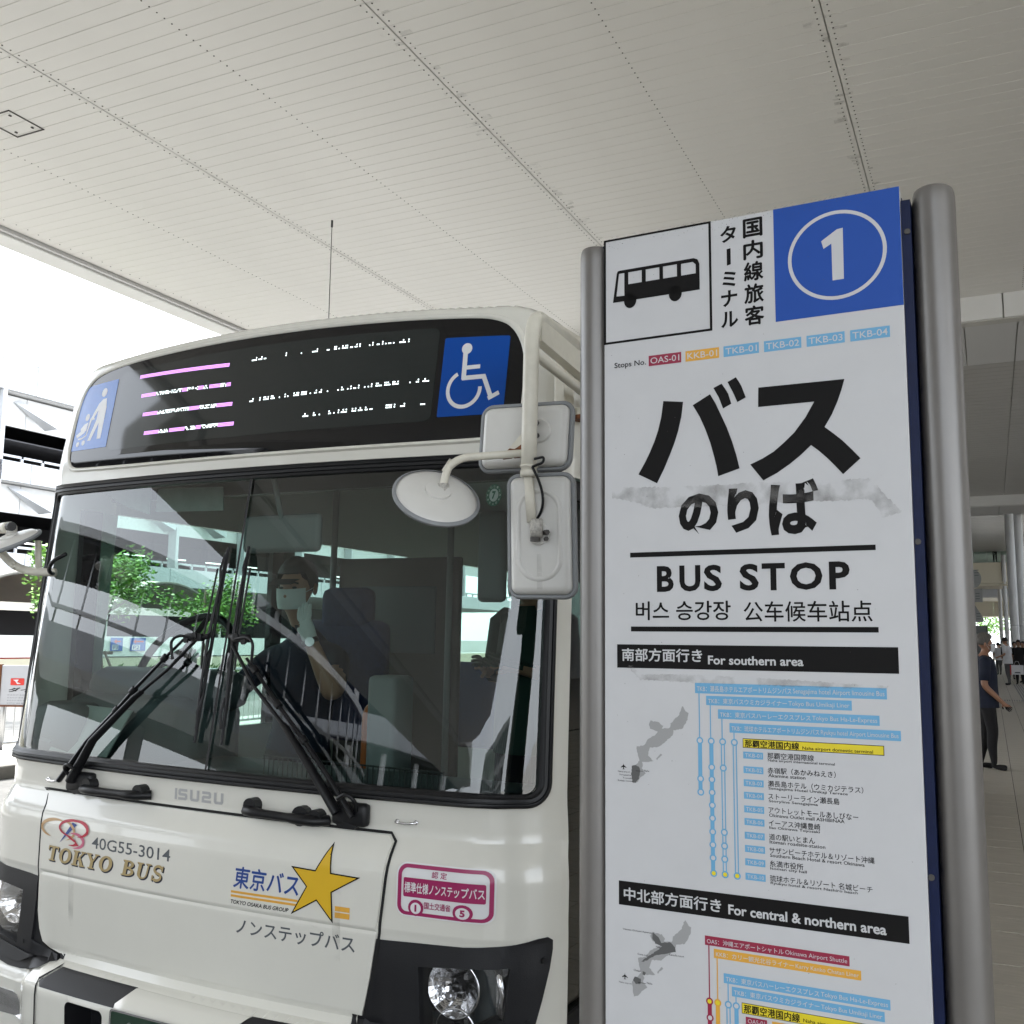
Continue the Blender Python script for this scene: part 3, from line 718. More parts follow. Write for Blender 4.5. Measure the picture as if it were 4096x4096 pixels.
BHR = [(.62, .358), (.62, .604), (.95, .614), (1.12, .630), (1.155, .62), (1.14, .54), (1.10, .40), (1.06, .358)]
BHL = [(-.60, .358), (-1.06, .358), (-1.10, .40), (-1.14, .54), (-1.155, .62), (-1.12, .630), (-.95, .614), (-.69, .604), (-.69, .42), (-.65, .385)]
patch('front_body', [(-E_, .352), (1.235, .352), (1.235, 1.99), (E_, 1.99), (E_, 2.5555), (-E_, 2.5555)], M['bus'], h=.035, holes=[ws_out, BHR, BHL, d_in], rows=ROWS, cols=CL)
# lower bumper
patch('bumper', [(-E_, .05), (1.25, .05), (1.25, .352), (-E_, .352)], M['bus'], off=.0, h=.04, rows=[.1, .16, .26, .285, .29, .296, .32, .342, .346], cols=CL + [-.72, -.6, .6, .72], holes=[rrect(-.456, -.276, .13, .272, .02), rrect(.33, .51, .13, .272, .02)])
def ribbon(name, pts, wd, m, off=.0008, parent=bus, closed=False):
    off = off + .002
    V = []; F = []; n = len(pts)
    # subdivide
    P = []
    for i in range(n if closed else n - 1):
        a = pts[i]; b_ = pts[(i + 1) % n]; k = max(1, int(math.hypot(b_[0] - a[0], b_[1] - a[1]) / .03)); P += [(a[0] + (b_[0] - a[0]) * j / k, a[1] + (b_[1] - a[1]) * j / k) for j in range(k)]
    if not closed: P.append(pts[-1])
    n = len(P)
    for i, p in enumerate(P):
        q0 = P[(i - 1) % n] if closed else P[max(i - 1, 0)]; q1 = P[(i + 1) % n] if closed else P[min(i + 1, n - 1)]
        dx, dz = q1[0] - q0[0], q1[1] - q0[1]; l = math.hypot(dx, dz) or 1; nx, nz = -dz / l * wd / 2, dx / l * wd / 2
        V += [surf(p[0] + nx, p[1] + nz, off), surf(p[0] - nx, p[1] - nz, off)]
    for i in range(n if closed else n - 1): j = (i + 1) % n; F.append((2 * i, 2 * i + 1, 2 * j + 1, 2 * j))
    return mk(name, V, F, m, parent, smooth=True)
# front lid: seam all round, crease groove
lidL = [(-.505, .416), (-.60, .43), (-.67, .47), (-.705, .52), (-.715, .62), (-.72, .85), (-.735, .89), (-.77, .903)]
lidT = [(-.75, .9), (-.3, .905), (0, .906), (.4, .906), (.715, .903), (.727, .893), (.72, .86), (.694, .63), (.69, .42)]
lid_outline = [(-.63, .368), (-.69, .375), (-.712, .396), (-.725, .44), (-.735, .50), (-.740, .62), (-.743, .80), (-.750, .86), (-.768, .892), (-.80, .901), (0, .903), (.70, .899), (.716, .88), (.711, .848), (.688, .63), (.665, .50), (.645, .42), (.636, .388), (.3, .395), (0, .395), (-.3, .385)]
def lidoff(s, z):
    return .006 - .0035 * math.exp(-((z - .632) / .006) ** 2)
patch('front_lid', lid_outline, M['bus'], off=0, h=.022, thick=.014, rows=[.375, .385, .40, .42, .44, .46, .5, .615, .622, .627, .632, .637, .642, .65, .80, .817, .835, .86, .88], ff=lidoff)
ribbon('lid_seam', [(-.628, .361), (-.695, .368), (-.719, .392), (-.7325, .44), (-.7425, .50), (-.748, .62), (-.751, .80), (-.758, .862), (-.775, .898), (-.802, .908), (0, .909), (.705, .906), (.724, .885), (.7195, .848), (.6965, .63), (.6735, .50), (.6535, .42), (.644, .382)], .009, M['seam'], .001)
# windscreen seal: nested rubber lips
def seal(name, x0, x1, z0, z1, r, prof, m, parent=bus, h=.04, n=8):
    V = []; F = []; base = []
    for ins_, of in prof:
        lp = rrect(x0 + ins_, x1 - ins_, z0 + ins_, z1 - ins_, max(r - ins_, .012), n); q = []
        for i, p in enumerate(lp):
            a = lp[(i + 1) % len(lp)]; k = 30 if math.hypot(a[0] - p[0], a[1] - p[1]) > .3 else 1
            q += [(p[0] + (a[0] - p[0]) * j / k, p[1] + (a[1] - p[1]) * j / k) for j in range(k)]
        base.append(len(V)); L_ = len(q); V += [surf(a, b_, of) for a, b_ in q]
    for i in range(len(prof) - 1):
        for j in range(L_): F.append((base[i] + j, base[i] + (j + 1) % L_, base[i + 1] + (j + 1) % L_, base[i + 1] + j))
    o = mk(name, V, F, m, parent); return soft(o, 50)
sl_ = seal('windscreen_seal', -1.160, 1.160, .997, 2.058, .07, [(0, -.002), (.001, .012), (.007, .017), (.013, .0165), (.015, .012), (.017, .012), (.019, .017), (.027, .016), (.030, .009), (.033, .008), (.038, .006), (.042, -.012)], M['rubber'])
patch('windscreen', rrect(-1.128, 1.128, 1.030, 2.026, .04), M['ws_glass'], off=-.004, h=.045)
ribbon('glass_joint', [(0, 1.036), (0, 2.02)], .009, M['rubber'], .001)
# destination display: black curved glass with lighter screen, stickers behind it
disp = patch('destination_display', d_out, M['black_glass'], off=.0015, h=.03)
cx_, cz_ = 0, 2.307
def grow(lp, d):
    return [(x + (1 if x > 0 else -1) * d * min(abs(x) / .8, 1), z + d * (1 if z > 2.3 else -1) * min(abs(z - 2.307) / .15, 1)) for x, z in lp]
V = []; F = []
prof = [(0, .003), (.004, .008), (.010, .009), (.016, .0005)]
q_ = [];
for i, p in enumerate(d_out):
    a = d_out[(i + 1) % len(d_out)]; k = max(1, int(math.hypot(a[0] - p[0], a[1] - p[1]) / .05)); q_ += [(p[0] + (a[0] - p[0]) * j / k, p[1] + (a[1] - p[1]) * j / k) for j in range(k)]
for g_, of in prof: V += [surf(a, b_, of) for a, b_ in grow(q_, g_)]
for i in range(3):
    for j in range(len(q_)): F.append((i * len(q_) + j, i * len(q_) + (j + 1) % len(q_), (i + 1) * len(q_) + (j + 1) % len(q_), (i + 1) * len(q_) + j))
soft(mk('display_rim', V, F, M['bus'], bus), 60)
patch('screen', rrect(-.77, .705, 2.175, 2.475, .025), M['screen'], disp, off=.0022, h=.03)
def on(off): return lambda x, y: surf(x, y, off)
# LED dots
led_p = B(); led_w = B()
def dot(b_, s, z, r=.0016):
    r = r * .9
    b_.add([surf(s - r, z - r, .0032), surf(s + r, z - r, .0032), surf(s + r, z + r, .0032), surf(s - r, z + r, .0032)], [(0, 1, 2, 3)])
rnd = random.Random(4)
for row, (sa, sb, za, zb) in enumerate(((-.649, -.166, 2.442, 2.425), (-.62, -.144, 2.367, 2.357), (-.591, -.121, 2.295, 2.289), (-.564, -.099, 2.225, 2.222))):
    n = 84; cur = led_p
    for k in range(n):
        s = sa + (sb - sa) * k / n; z = za + (zb - za) * k / n
        if row and k % 5 == 0: cur = led_w if rnd.random() < (.62 if 10 < k < 70 else .1) else led_p
        for j in (-1, 0, 1):
            if row and cur is led_w and rnd.random() < .35: continue
            dot(cur, s, z + j * .0045, .0017)
for sa, sb, za, zb, dn in ((-.079, .60, 2.428, 2.437, .30), (-.078, .673, 2.289, 2.305, .5), (.207, .688, 2.223, 2.232, .5)):
    k = 0; s = sa
    while s < sb:
        z = za + (zb - za) * (s - sa) / (sb - sa); L_ = rnd.choice((1, 1, 2, 3, 4))
        if rnd.random() < .8:
            for j in range(L_):
                dot(led_w, s + j * .0062, z, .0021)
                if rnd.random() < dn: dot(led_w, s + j * .0062, z + .007, .0021)
        s += L_ * .0062 + rnd.choice((.006, .008, .012, .018))
tag(led_p.out('violet_led_dots', mat('led_violet', (.3, .1, .5), .5, emit=(.75, .35, 1.0), estr=.9), disp), kind='stuff')
tag(led_w.out('white_led_dots', mat('led_white', (.6, .7, .7), .5, emit=(.85, 1, 1), estr=1.1), disp), kind='stuff')
# pram sticker and wheelchair sticker
patch('pram_sticker', rrect(-1.045, -.79, 2.19, 2.462, .004, 2), M['blue_stk2'], disp) if False else patch('pram_sticker', rrect(-1.012, -.785, 2.193, 2.456, .004, 2), M['blue_stk2'], disp, off=.0026, h=.02)
bx0, bx1, bz0, bz1 = -1.012, -.785, 2.193, 2.456
pu = lambda u, v: (bx0 + u * (bx1 - bx0), bz1 - v * (bz1 - bz0))
pp = [[pu(.66 + .075 * math.cos(t / 10 * math.pi), .16 + .066 * math.sin(t / 10 * math.pi)) for t in range(20)],
      [pu(*q) for q in ((.66, .26), (.76, .26), (.80, .40), (.80, .86), (.70, .86), (.66, .62), (.52, .87), (.43, .87), (.58, .56), (.58, .42), (.46, .56), (.40, .54), (.56, .32))],
      [pu(.30 + .06 * math.cos(t / 10 * math.pi), .50 + .055 * math.sin(t / 10 * math.pi)) for t in range(20)],
      [pu(*q) for q in ((.25, .60), (.35, .58), (.34, .70), (.28, .74), (.10, .80), (.06, .75), (.18, .70), (.16, .66))],
      stroke([pu(*q) for q in ((.52, .54), (.42, .54), (.36, .78), (.26, .82), (.14, .82))], .006),
      [pu(.16 + .045 * math.cos(t / 10 * math.pi), .90 + .04 * math.sin(t / 10 * math.pi)) for t in range(20)],
      [pu(.32 + .045 * math.cos(t / 10 * math.pi), .89 + .04 * math.sin(t / 10 * math.pi)) for t in range(20)]]
polys('pram_symbol', pp, on(.0032), M['white_stk'], disp)
patch('wheelchair_sticker', rrect(.727, .955, 2.186, 2.440, .005, 2), M['blue_stk'], disp, off=.0026, h=.02)
wx0, wx1, wz0, wz1 = .727, .955, 2.186, 2.440
wu = lambda u, v: (wx0 + u * (wx1 - wx0), wz1 - v * (wz1 - wz0))
st = lambda pts, wd: stroke([wu(*q) for q in pts], wd)
polys('wheelchair_symbol', [[wu(.36 + .08 * math.cos(t / 12 * math.pi), .15 + .07 * math.sin(t / 12 * math.pi)) for t in range(24)],
    st(((.345, .20), (.355, .54)), .016), st(((.35, .395), (.59, .385)), .013), st(((.33, .525), (.66, .515), (.80, .79)), .0145), st(((.755, .80), (.91, .73)), .0135),
    st([(.375 + .245 * math.cos(math.radians(a)), .665 + .22 * math.sin(math.radians(a))) for a in range(-118, -361 - 10, -8)], .0125)], on(.0032), M['white_stk'], disp)
# headlight bezels with lamp behind clear lens
bezR = [(.618, .349), (.63, .364), (.70, .375), (.712, .40), (.706, .46), (.70, .54), (.706, .612), (.80, .616), (.95, .621), (1.06, .631), (1.13, .644), (1.155, .645), (1.168, .635), (1.168, .61), (1.155, .56), (1.135, .478), (1.11, .385), (1.07, .34), (1.0, .315), (.937, .303), (.869, .295), (.793, .297), (.72, .312), (.666, .329), (.644, .344)]
bezR = [(max(x, .655 if z > .38 else 0), z) if False else (x, z) for x, z in bezR]
bezL = [(-x if x > .78 else -x - .042 * (z > .38) , z) for x, z in bezR][::-1]
bezR = [(.648, .384), (.66, .43), (.680, .50), (.703, .612)] + bezR[7:]
def bezoff(s, z):
    return .004 + .008 * min(1, max(0, (.60 - z) / .05))
for nm_, ol, hl, sg in (('headlight_bezel', bezR, HLR, 1), ('headlight_bezel', bezL, HLL, -1)):
    bz = patch(nm_, ol, M['black_plastic'], off=.004, h=.035, holes=[hl], thick=.012, ff=lambda s, z: .006 * min(1, max(0, (.61 - z) / .04)))
    # recess walls
    V = []; F = []; n = len(hl)
    for of in (.010, -.075): V += [surf(a, b_, of) for a, b_ in hl]
    F = [(i, (i + 1) % n, n + (i + 1) % n, n + i) for i in range(n)]
    mk('lamp_well', V, F, M['black_plastic'], bz); 
    mk('well_back', [surf(a, b_, -.10) for a, b_ in [(sg * .80, .40), (sg * 1.09, .40), (sg * 1.09, .60), (sg * .80, .60)]], [(0, 1, 2, 3)], M['chrome2'], bz)
    for k, (cs, cz, rr) in enumerate(((.925, .50, .078), (.935, .385, .06))):
        c = surf(sg * cs, cz, -.075); nr = (surf(sg * cs, cz, 1) - surf(sg * cs, cz, 0)).normalized(); nr = (nr * .3 + Vector((0, -1, 0))).normalized()
        a = nr.orthogonal().normalized(); b_ = nr.cross(a); V = []; F = []; N_ = 36; R_ = 9
        for i in range(R_ + 1):
            r = rr * i / R_
            for j in range(N_):
                t = 2 * math.pi * j / N_; V.append(c + a * math.cos(t) * r + b_ * math.sin(t) * r + nr * (.055 * (i / R_) ** 2 + (.004 if (j // 3) % 2 and i > 3 else 0)))
        for i in range(R_):
            for j in range(N_): F.append((i * N_ + j, i * N_ + (j + 1) % N_, (i + 1) * N_ + (j + 1) % N_, (i + 1) * N_ + j))
        mk('reflector_bowl', V, F, M['chrome2'], bz)
        q = B(); q.tube([c + nr * .05 + a * math.cos(2 * math.pi * j / 36) * rr * 1.03 + b_ * math.sin(2 * math.pi * j / 36) * rr * 1.03 for j in range(37)], .004, 8, False)
        q.out('bowl_rim', M['chrome'], bz, smooth=True)
        q = B(); q.tube([c, c + nr * .03, c + nr * .045], [.02, .02, .012], 16); q.cur = 0
        q.out('bulb_shield', M['black_glass'], bz, smooth=True)
        q = B()
        for j in range(7):
            t = 2 * math.pi * j / 7; q.box(*[v for p in zip(c + nr * .02 + a * math.cos(t) * rr * .55 - Vector((.007,) * 3), c + nr * .02 + a * math.cos(t) * rr * .55 + Vector((.007,) * 3)) for v in p])
        q.out('facet', M['chrome'], bz)
    q = B(); c2 = surf(sg * 1.045, .51, -.03)
    q.tube([surf(sg * 1.04, .43, -.02), surf(sg * 1.045, .50, -.015), surf(sg * 1.03, .57, -.02)], .012, 10); q.out('side_marker_tube', M['chrome'], bz, smooth=True)
    patch('lens', [(sg * p[0], p[1]) for p in HLR][::sg], M['lens'], bz, off=-.004, h=.05)
    if sg == 1:
        for a_, b2 in ((1.138, .585), (1.10, .425)):
            B().disc(surf(a_, b2, .012), surf(a_, b2, 1) - surf(a_, b2, 0), .009, .001, 16).out('screw', M['rubber'], bz)
    else:
        B().disc(surf(-.80, .385, .012), surf(-.8, .385, 1) - surf(-.8, .385, 0), .008, .001, 16).out('screw', M['rubber'], bz)
    # sloping lip below the bezel
    patch('bezel_lip', [(sg * x, z) for x, z in ((.725, .350), (.789, .324), (.87, .322), (.95, .328), (1.05, .352), (1.085, .395), (1.04, .408), (.96, .374), (.835, .361))][::sg], M['black_plastic'], bz, off=.014, h=.02, thick=.012, ff=lambda s, z: .3 * max(0, .37 - z))
for sg in (-1, 1):
    fl = [(-.60, .352), (-.60, .40), (-.66, .43), (-.66, .612), (-.76, .612), (-.76, .352)] if sg < 0 else [(.60, .352), (.74, .352), (.74, .612), (.655, .612), (.60, .42)]
    patch('bezel_filler', fl, M['black_plastic'], off=.001, h=.012)
# bumper fittings
patch('bumper_step', [(-.594, .291), (-.228, .293), (-.232, .304), (-.191, .342), (-.562, .342), (-.614, .304)], M['black_plastic'], off=.004, h=.02, thick=.004)
patch('bumper_step', [(.235, .293), (.594, .291), (.614, .304), (.562, .342), (.281, .339), (.248, .318)], M['black_plastic'], off=.004, h=.02, thick=.004)
for sg in (-1, 1):
    ribbon('bumper_seam', [(sg * .575, .345), (sg * .622, .308), (sg * .611, .292), (sg * .604, .06)], .008, M['seam'], .003)
    s0, s1 = (-.456, -.276) if sg < 0 else (.33, .51)
    V = []; F = []; lp = rrect(s0, s1, .13, .272, .02); n = len(lp)
    for of in (.002, -.10): V += [surf(a, b_, of) for a, b_ in lp]
    F = [(i, (i + 1) % n, n + (i + 1) % n, n + i) for i in range(n)] + [tuple(range(n, 2 * n))]
    mk('tow_eye_recess', V, F, M['black_plastic'], bus)
    B().disc(surf((s0 + s1) / 2 - .01, .15, -.06), (0, -1, 0), .03, .02, 16, .01).out('small_lamp', M['chrome2'], bus)
    fl = [(sg * x, z) for x, z in ((.715, .152), (.735, .172), (.775, .218), (.80, .224), (.90, .221), (.98, .212), (.98, .15), (.876, .142))][::sg]
    fo = patch('fog_lamp', fl, M['chrome2'], off=.003, h=.03, thick=.004)
    fb_ = B()
    for k in range(22):
        s = sg * (.745 + k * .0095); fb_.add([surf(s - .0035, .165, .0045), surf(s, .165, .0075), surf(s + .0035, .165, .0045), surf(s - .0035, .205 + .0003 * k, .0045), surf(s, .205 + .0003 * k, .0075), surf(s + .0035, .205 + .0003 * k, .0045)], [(0, 1, 4, 3), (1, 2, 5, 4)])
    fb_.out('lens_ribs', M['lens'], fo)
# plate holder and plate
patch('plate_mount', [(-.225, .10), (.232, .10), (.232, .300), (.277, .338), (-.193, .341), (-.229, .304)], M['bus'], off=.008, h=.03, thick=.01)
pl = empty('number_plate_dummy') if False else None
plate = B().box(-.215, .225, -.152 + .055, -.147 + .055, .08, .298, .002).out('number_plate', M['greenplate'], bus)
polys('plate_rim', [[rrect(-.218, .228, .077, .301, .012), rrect(-.212, .222, .083, .295, .01)[::-1]]], lambda x, y: (x, -.099, y), M['chrome'], plate)
B().disc((-.13, -.098, .266), (0, -1, 0), .008, .004, 12).out('plate_bolt', M['steel'], plate)
txt('沖縄', (-.075, .085, .205, .262), lambda x, y: (x, -.0995, y), M['white_stk'], plate, .02)
# wiper arms
def P_(s, z, o): return surf(s, z, o)
def wiper(sg):
    root = B().tube([P_(sg * .585, .944, .0), P_(sg * .585, .944, .035)], .034, 20).tube([P_(sg * .55, .940, .0), P_(sg * .55, .940, .03)], .028, 18).out('wiper', M['rubber'], bus)
    soft(root, 40)
    # main arm: thick sleeve at the pivot, thin rod at the end; second parallel rod
    if sg < 0: A_ = [(-.602, .955), (-.50, 1.10), (-.325, 1.258), (-.300, 1.274), (-.193, 1.355), (-.091, 1.456)]; Bq = [(-.655, .952), (-.527, 1.098), (-.406, 1.210), (-.341, 1.278), (-.218, 1.391), (-.146, 1.455)]
    else: A_ = [(.540, .955), (.437, 1.085), (.335, 1.190), (.318, 1.203), (.190, 1.310), (.070, 1.440)]; Bq = [(.600, .950), (.501, 1.066), (.404, 1.160), (.289, 1.262), (.180, 1.365), (.140, 1.400)]
    a = B().tube([P_(*A_[0], .04), P_(*A_[1], .05), P_(*A_[2], .05), P_(*A_[3], .05)], [.021, .017, .0135, .012], 12, sy=.7)
    a.tube([P_(*A_[2], .052), P_(*A_[4], .05), P_(*A_[5], .045)], [.0068, .006, .006], 8); o = a.out('arm', M['rubber'], root); soft(o, 50)
    th = (.0115, .0095, .0085, .0075, .0065, .006)
    a = B().tube([P_(*q, .05) for q in Bq], list(th), 8, sy=.8)
    for q in (Bq[2], Bq[3], Bq[4]):
        d_ = (P_(*Bq[4], .05) - P_(*Bq[2], .05)).normalized() * .011; a.tube([P_(*q, .05) - d_, P_(*q, .05) + d_], .0125, 8)
    soft(a.out('rod', M['rubber'], root), 50)
    cv = B(); c = P_(sg * .575, .952, .02); cv.box(c.x - .062, c.x + .062, c.y - .016, c.y + .02, c.z - .034, c.z + .034, .012); soft(cv.out('pivot_cover', M['rubber'], root), 50)
    k = B().box(-.035, .035, -.012, .012, -.012, .014, .004)
    c = P_(sg * .10, 1.463, .045); k.V = [(v[0] + c.x, v[1] + c.y, v[2] + c.z) for v in k.V]
    for s, z in ((.125, 1.455), (.09, 1.47)): k.disc(P_(sg * s, z, .055), (0, -1, 0), .011, .008, 12)
    k.tube([P_(sg * .09, 1.46, .045), P_(sg * .045, 1.47, .035)], .010, 8)
    soft(k.out('arm_head', M['rubber'], root), 50)
    bl = B(); sB = sg * .058
    bl.tube([P_(sB - sg * .014, 1.775, .012), P_(sB - sg * .008, 1.45, .016), P_(sB, 1.12, .012)], .0045, 6)
    bl.add([P_(sB - sg * .014 - .004, 1.775, .0), P_(sB - sg * .014 + .004, 1.775, .014), P_(sB + .004, 1.12, .014), P_(sB - .004, 1.12, .0)], [(0, 1, 2, 3)])
    bl.tube([P_(sB - sg * .012, 1.765, .016), P_(sB - sg * .01, 1.62, .024), P_(sB - sg * .004, 1.47, .03), P_(sB, 1.30, .024), P_(sB, 1.16, .016)], [.003, .0045, .006, .0045, .003], 8)
    for z in (1.70, 1.56, 1.38, 1.22): bl.tube([P_(sB - sg * .01, z + .05, .018), P_(sB - sg * .008, z, .03), P_(sB - sg * .006, z - .05, .018)], .0045, 6)
    bl.tube([P_(sB + sg * .014, 1.70, .02), P_(sB + sg * .018, 1.47, .03), P_(sB + sg * .014, 1.36, .02)], .0035, 6)
    soft(bl.out('blade', M['rubber'], root), 50)
    hs = B().tube(rounded([P_(sg * .17, 1.388, .06), P_(sg * .178, 1.452, .075), P_(sg * .15, 1.470, .07), P_(sg * .09, 1.462, .06)], .02), .005, 8)
    hs.tube(rounded([P_(sg * .60, .955, .03), P_(sg * .615, 1.0, .06), P_(sg * .585, 1.02, .07), P_(sg * .555, 1.0, .06)], .02), .006, 8)
    soft(hs.out('hose', M['rubber'], root), 60)
wiper(-1); wiper(1)
# grab handles
def handle(s0, s1, z0, z1, flip):
    b_ = B(); n = 10; L_ = [(s0 + (s1 - s0) * k / n, z0 + (z1 - z0) * k / n) for k in range(n + 1)]
    b_.tube([P_(s, z, (.0, .042, .046, .046, .045, .044, .043, .042, .041, .038, .0)[k]) for k, (s, z) in enumerate(L_)], [.021] + [.019] * 3 + [.0165] * 4 + [.02] * 3 if not flip else [.02] * 3 + [.0165] * 4 + [.021] * 4, 12, sy=.8)
    h = b_.out('grab_handle', M['rubber'], bus); soft(h, 45)
    for s, z in ((s0 + .03, z0 + .012), (s1 - .03, z1 + .01)): B().tube([P_(s, z, 0), P_(s, z, .036)], .024, 14).out('foot', M['rubber'], h)
handle(-.556, -.239, .934, .936, False); handle(.184, .486, .934, .922, True)
B().tube([P_(.40, .931, .0), P_(.40, .931, .03)], .03, 14).out('lock_cover', M['rubber'], bus)
for sg in (-1, 1):
    b_ = B().tube([P_(sg * .722, .940, .0), P_(sg * .722, .940, .012), P_(sg * .735, .939, .014), P_(sg * .752, .937, .010), P_(sg * .770, .939, .014), P_(sg * .783, .941, .012), P_(sg * .783, .941, 0)], .0042, 8)
    b_.disc(P_(sg * .722, .94, .001), (0, -1, 0), .007, .003, 10).disc(P_(sg * .783, .941, .001), (0, -1, 0), .007, .003, 10)
    b_.out('chrome_clip', M['chrome'], bus, smooth=True)
# ------------------------------------------------ markings
G = lambda o: on(.0068 + o)
txt('40G55-3014', (-.461, -.088, .745, .783), G(0), M['grey_ink'], bus, .006, name='fleet_number')
polys('maker_backing', [rrect(-.135, .100, .929, .974, .001, 1)], on(.0010), M['bus'], bus)
# ISUZU in squared letters
IL = {'I': [[(0, 0), (.26, 0), (.26, 1), (0, 1)]],
      'S': [[(0, 0), (.85, 0), (1, .15), (1, .5), (.85, .62), (.28, .62), (.28, .76), (1, .76), (.98, 1), (.15, 1), (0, .85), (0, .5), (.15, .38), (.74, .38), (.74, .23), (0, .23)]],
      'U': [[(0, 1), (0, .16), (.15, 0), (.85, 0), (1, .16), (1, 1), (.73, 1), (.73, .24), (.27, .24), (.27, 1)]],
      'Z': [[(1, 0), (1, .24), (.27, .24), (.27, .38), (.85, .38), (1, .5), (1, .85), (.85, 1), (.02, 1), (.02, .76), (.73, .76), (.73, .62), (.15, .62), (0, .5), (0, 0)]]}
x = -.129; PL = []
for ch, w_ in (('I', .045), ('S', .042), ('U', .044), ('Z', .044), ('U', .044)):
    if ch == 'I': w_ = .045; ww = .040; sc_i = .04
    for p in IL[ch]: PL.append([(x + a * (.040 if ch != 'I' else .040), .933 + b_ * .036) for a, b_ in p])
    x += .016 if ch == 'I' else .0515
polys('maker_letters', PL, on(.0018), M['silver_ink'], bus)
# TOKYO BUS: gold slab-serif italics with a dark edge
def serif_word(word, x0, x1, z0, z1, o, m, dx=0, dz=0, shear=.22):
    wd = {'T': 1.0, 'O': 1.15, 'K': 1.15, 'Y': 1.05, ' ': .62, 'B': 1.05, 'U': 1.1, 'S': .95}; tot = sum(wd[c] for c in word) + .12 * (len(word) - 1); u = (x1 - x0) / tot; x = x0; PL = []
    for c in word:
        w_ = wd[c] * u
        sh = lambda X, Y: G(o)(X + dx + (Y - z0) * shear, Y + dz)
        if c != ' ':
            if c == 'O':
                cx, cz = x + w_ / 2, (z0 + z1) / 2; PL.append([ring_pts(cx, cz, w_ * .50, (z1 - z0) * .52), ring_pts(cx, cz, w_ * .24, (z1 - z0) * .38)[::-1]])
            elif c == 'S':
                h = z1 - z0; cx = x + w_ / 2
                up = [(cx + w_ * .30 * math.cos(math.radians(a)), z0 + h * .74 + h * .21 * math.sin(math.radians(a))) for a in range(20, 271, 18)]; lo = [(cx + w_ * .32 * math.cos(math.radians(a)), z0 + h * .27 + h * .22 * math.sin(math.radians(a))) for a in range(90, -161, -18)]
                PL.append(stroke(up[:-1] + lo, h * .17)); PL.append([(cx + w_ * .26, z1 - h * .34), (cx + w_ * .40, z1 - h * .34), (cx + w_ * .40, z1), (cx + w_ * .32, z1)]); PL.append([(cx - w_ * .40, z0), (cx - w_ * .32, z0), (cx - w_ * .28, z0 + h * .34), (cx - w_ * .42, z0 + h * .34)])
            else:
                h = z1 - z0; s_ = w_ * .13; bar = h * .085
                def R(a, b_, c_, d): PL.append([(x + a * w_, z0 + c_ * h), (x + b_ * w_, z0 + c_ * h), (x + b_ * w_, z0 + d * h), (x + a * w_, z0 + d * h)])
                if c == 'T': R(.36, .64, 0, .99); R(.2, .8, 0, .085); R(0, 1, .88, 1); R(0, .09, .70, .90); R(.91, 1, .70, .90)
                if c == 'K':
                    R(.12, .38, .0, 1); R(0, .5, 0, .085); R(0, .5, .915, 1); R(.62, 1.0, .915, 1); R(.62, 1.05, 0, .085)
                    PL.append([(x + .38 * w_, z0 + .42 * h), (x + .50 * w_, z0 + .40 * h), (x + .90 * w_, z0 + .95 * h), (x + .76 * w_, z0 + .95 * h)]); PL.append([(x + .44 * w_, z0 + .55 * h), (x + .62 * w_, z0 + .62 * h), (x + .97 * w_, z0 + .04 * h), (x + .68 * w_, z0 + .04 * h)])
                if c == 'Y':
                    R(.38, .63, 0, .5); R(.24, .78, 0, .085); R(-.04, .42, .915, 1); R(.66, 1.04, .915, 1)
                    PL.append([(x + .38 * w_, z0 + .45 * h), (x + .60 * w_, z0 + .50 * h), (x + .30 * w_, z0 + .95 * h), (x + .03 * w_, z0 + .95 * h)]); PL.append([(x + .48 * w_, z0 + .48 * h), (x + .60 * w_, z0 + .42 * h), (x + .92 * w_, z0 + .95 * h), (x + .78 * w_, z0 + .95 * h)])
                if c == 'B':
                    R(.12, .38, 0, 1); R(0, .45, 0, .085); R(0, .45, .915, 1)
                    for zc, hh, rx in ((.745, .255, .46), (.275, .275, .54)):
                        PL.append([[(x + .36 * w_, z0 + (zc - hh) * h)] + [(x + .42 * w_ + rx * w_ * math.cos(math.radians(a)), z0 + (zc + hh * math.sin(math.radians(a))) * h) for a in range(-90, 91, 15)] + [(x + .36 * w_, z0 + (zc + hh) * h)],
                                   [(x + .385 * w_, z0 + (zc + hh - .10) * h)] + [(x + .42 * w_ + (rx - .24) * w_ * math.cos(math.radians(a)), z0 + (zc + (hh - .10) * math.sin(math.radians(a))) * h) for a in range(90, -91, -15)] + [(x + .385 * w_, z0 + (zc - hh + .10) * h)]])
                if c == 'U':
                    R(0, .46, .915, 1); R(.64, 1.02, .915, 1)
                    PL.append([(x + .11 * w_, z0 + .95 * h)] + [(x + .48 * w_ - .37 * w_ * math.cos(math.radians(a)), z0 + (.32 - .34 * math.sin(math.radians(a))) * h) for a in range(0, 181, 15)] + [(x + .89 * w_, z0 + .95 * h), (x + .77 * w_, z0 + .95 * h)] + [(x + .54 * w_ + .21 * w_ * math.cos(math.radians(a)), z0 + (.32 - .24 * math.sin(math.radians(a))) * h) for a in range(0, 181, 15)] + [(x + .36 * w_, z0 + .95 * h)])
        x += w_ + .12 * u
    polys('gold_lettering' if m is M['gold'] else 'letter_edge', PL, sh, m, bus)
serif_word('TOKYO BUS', -.697, -.118, .678, .728, .0012, M['gold'])
for k in (1, 2): serif_word('TOKYO BUS', -.697, -.118, .678, .728, .0006 - k * .0002, M['navyink'], .0022 * k, -.0022 * k)
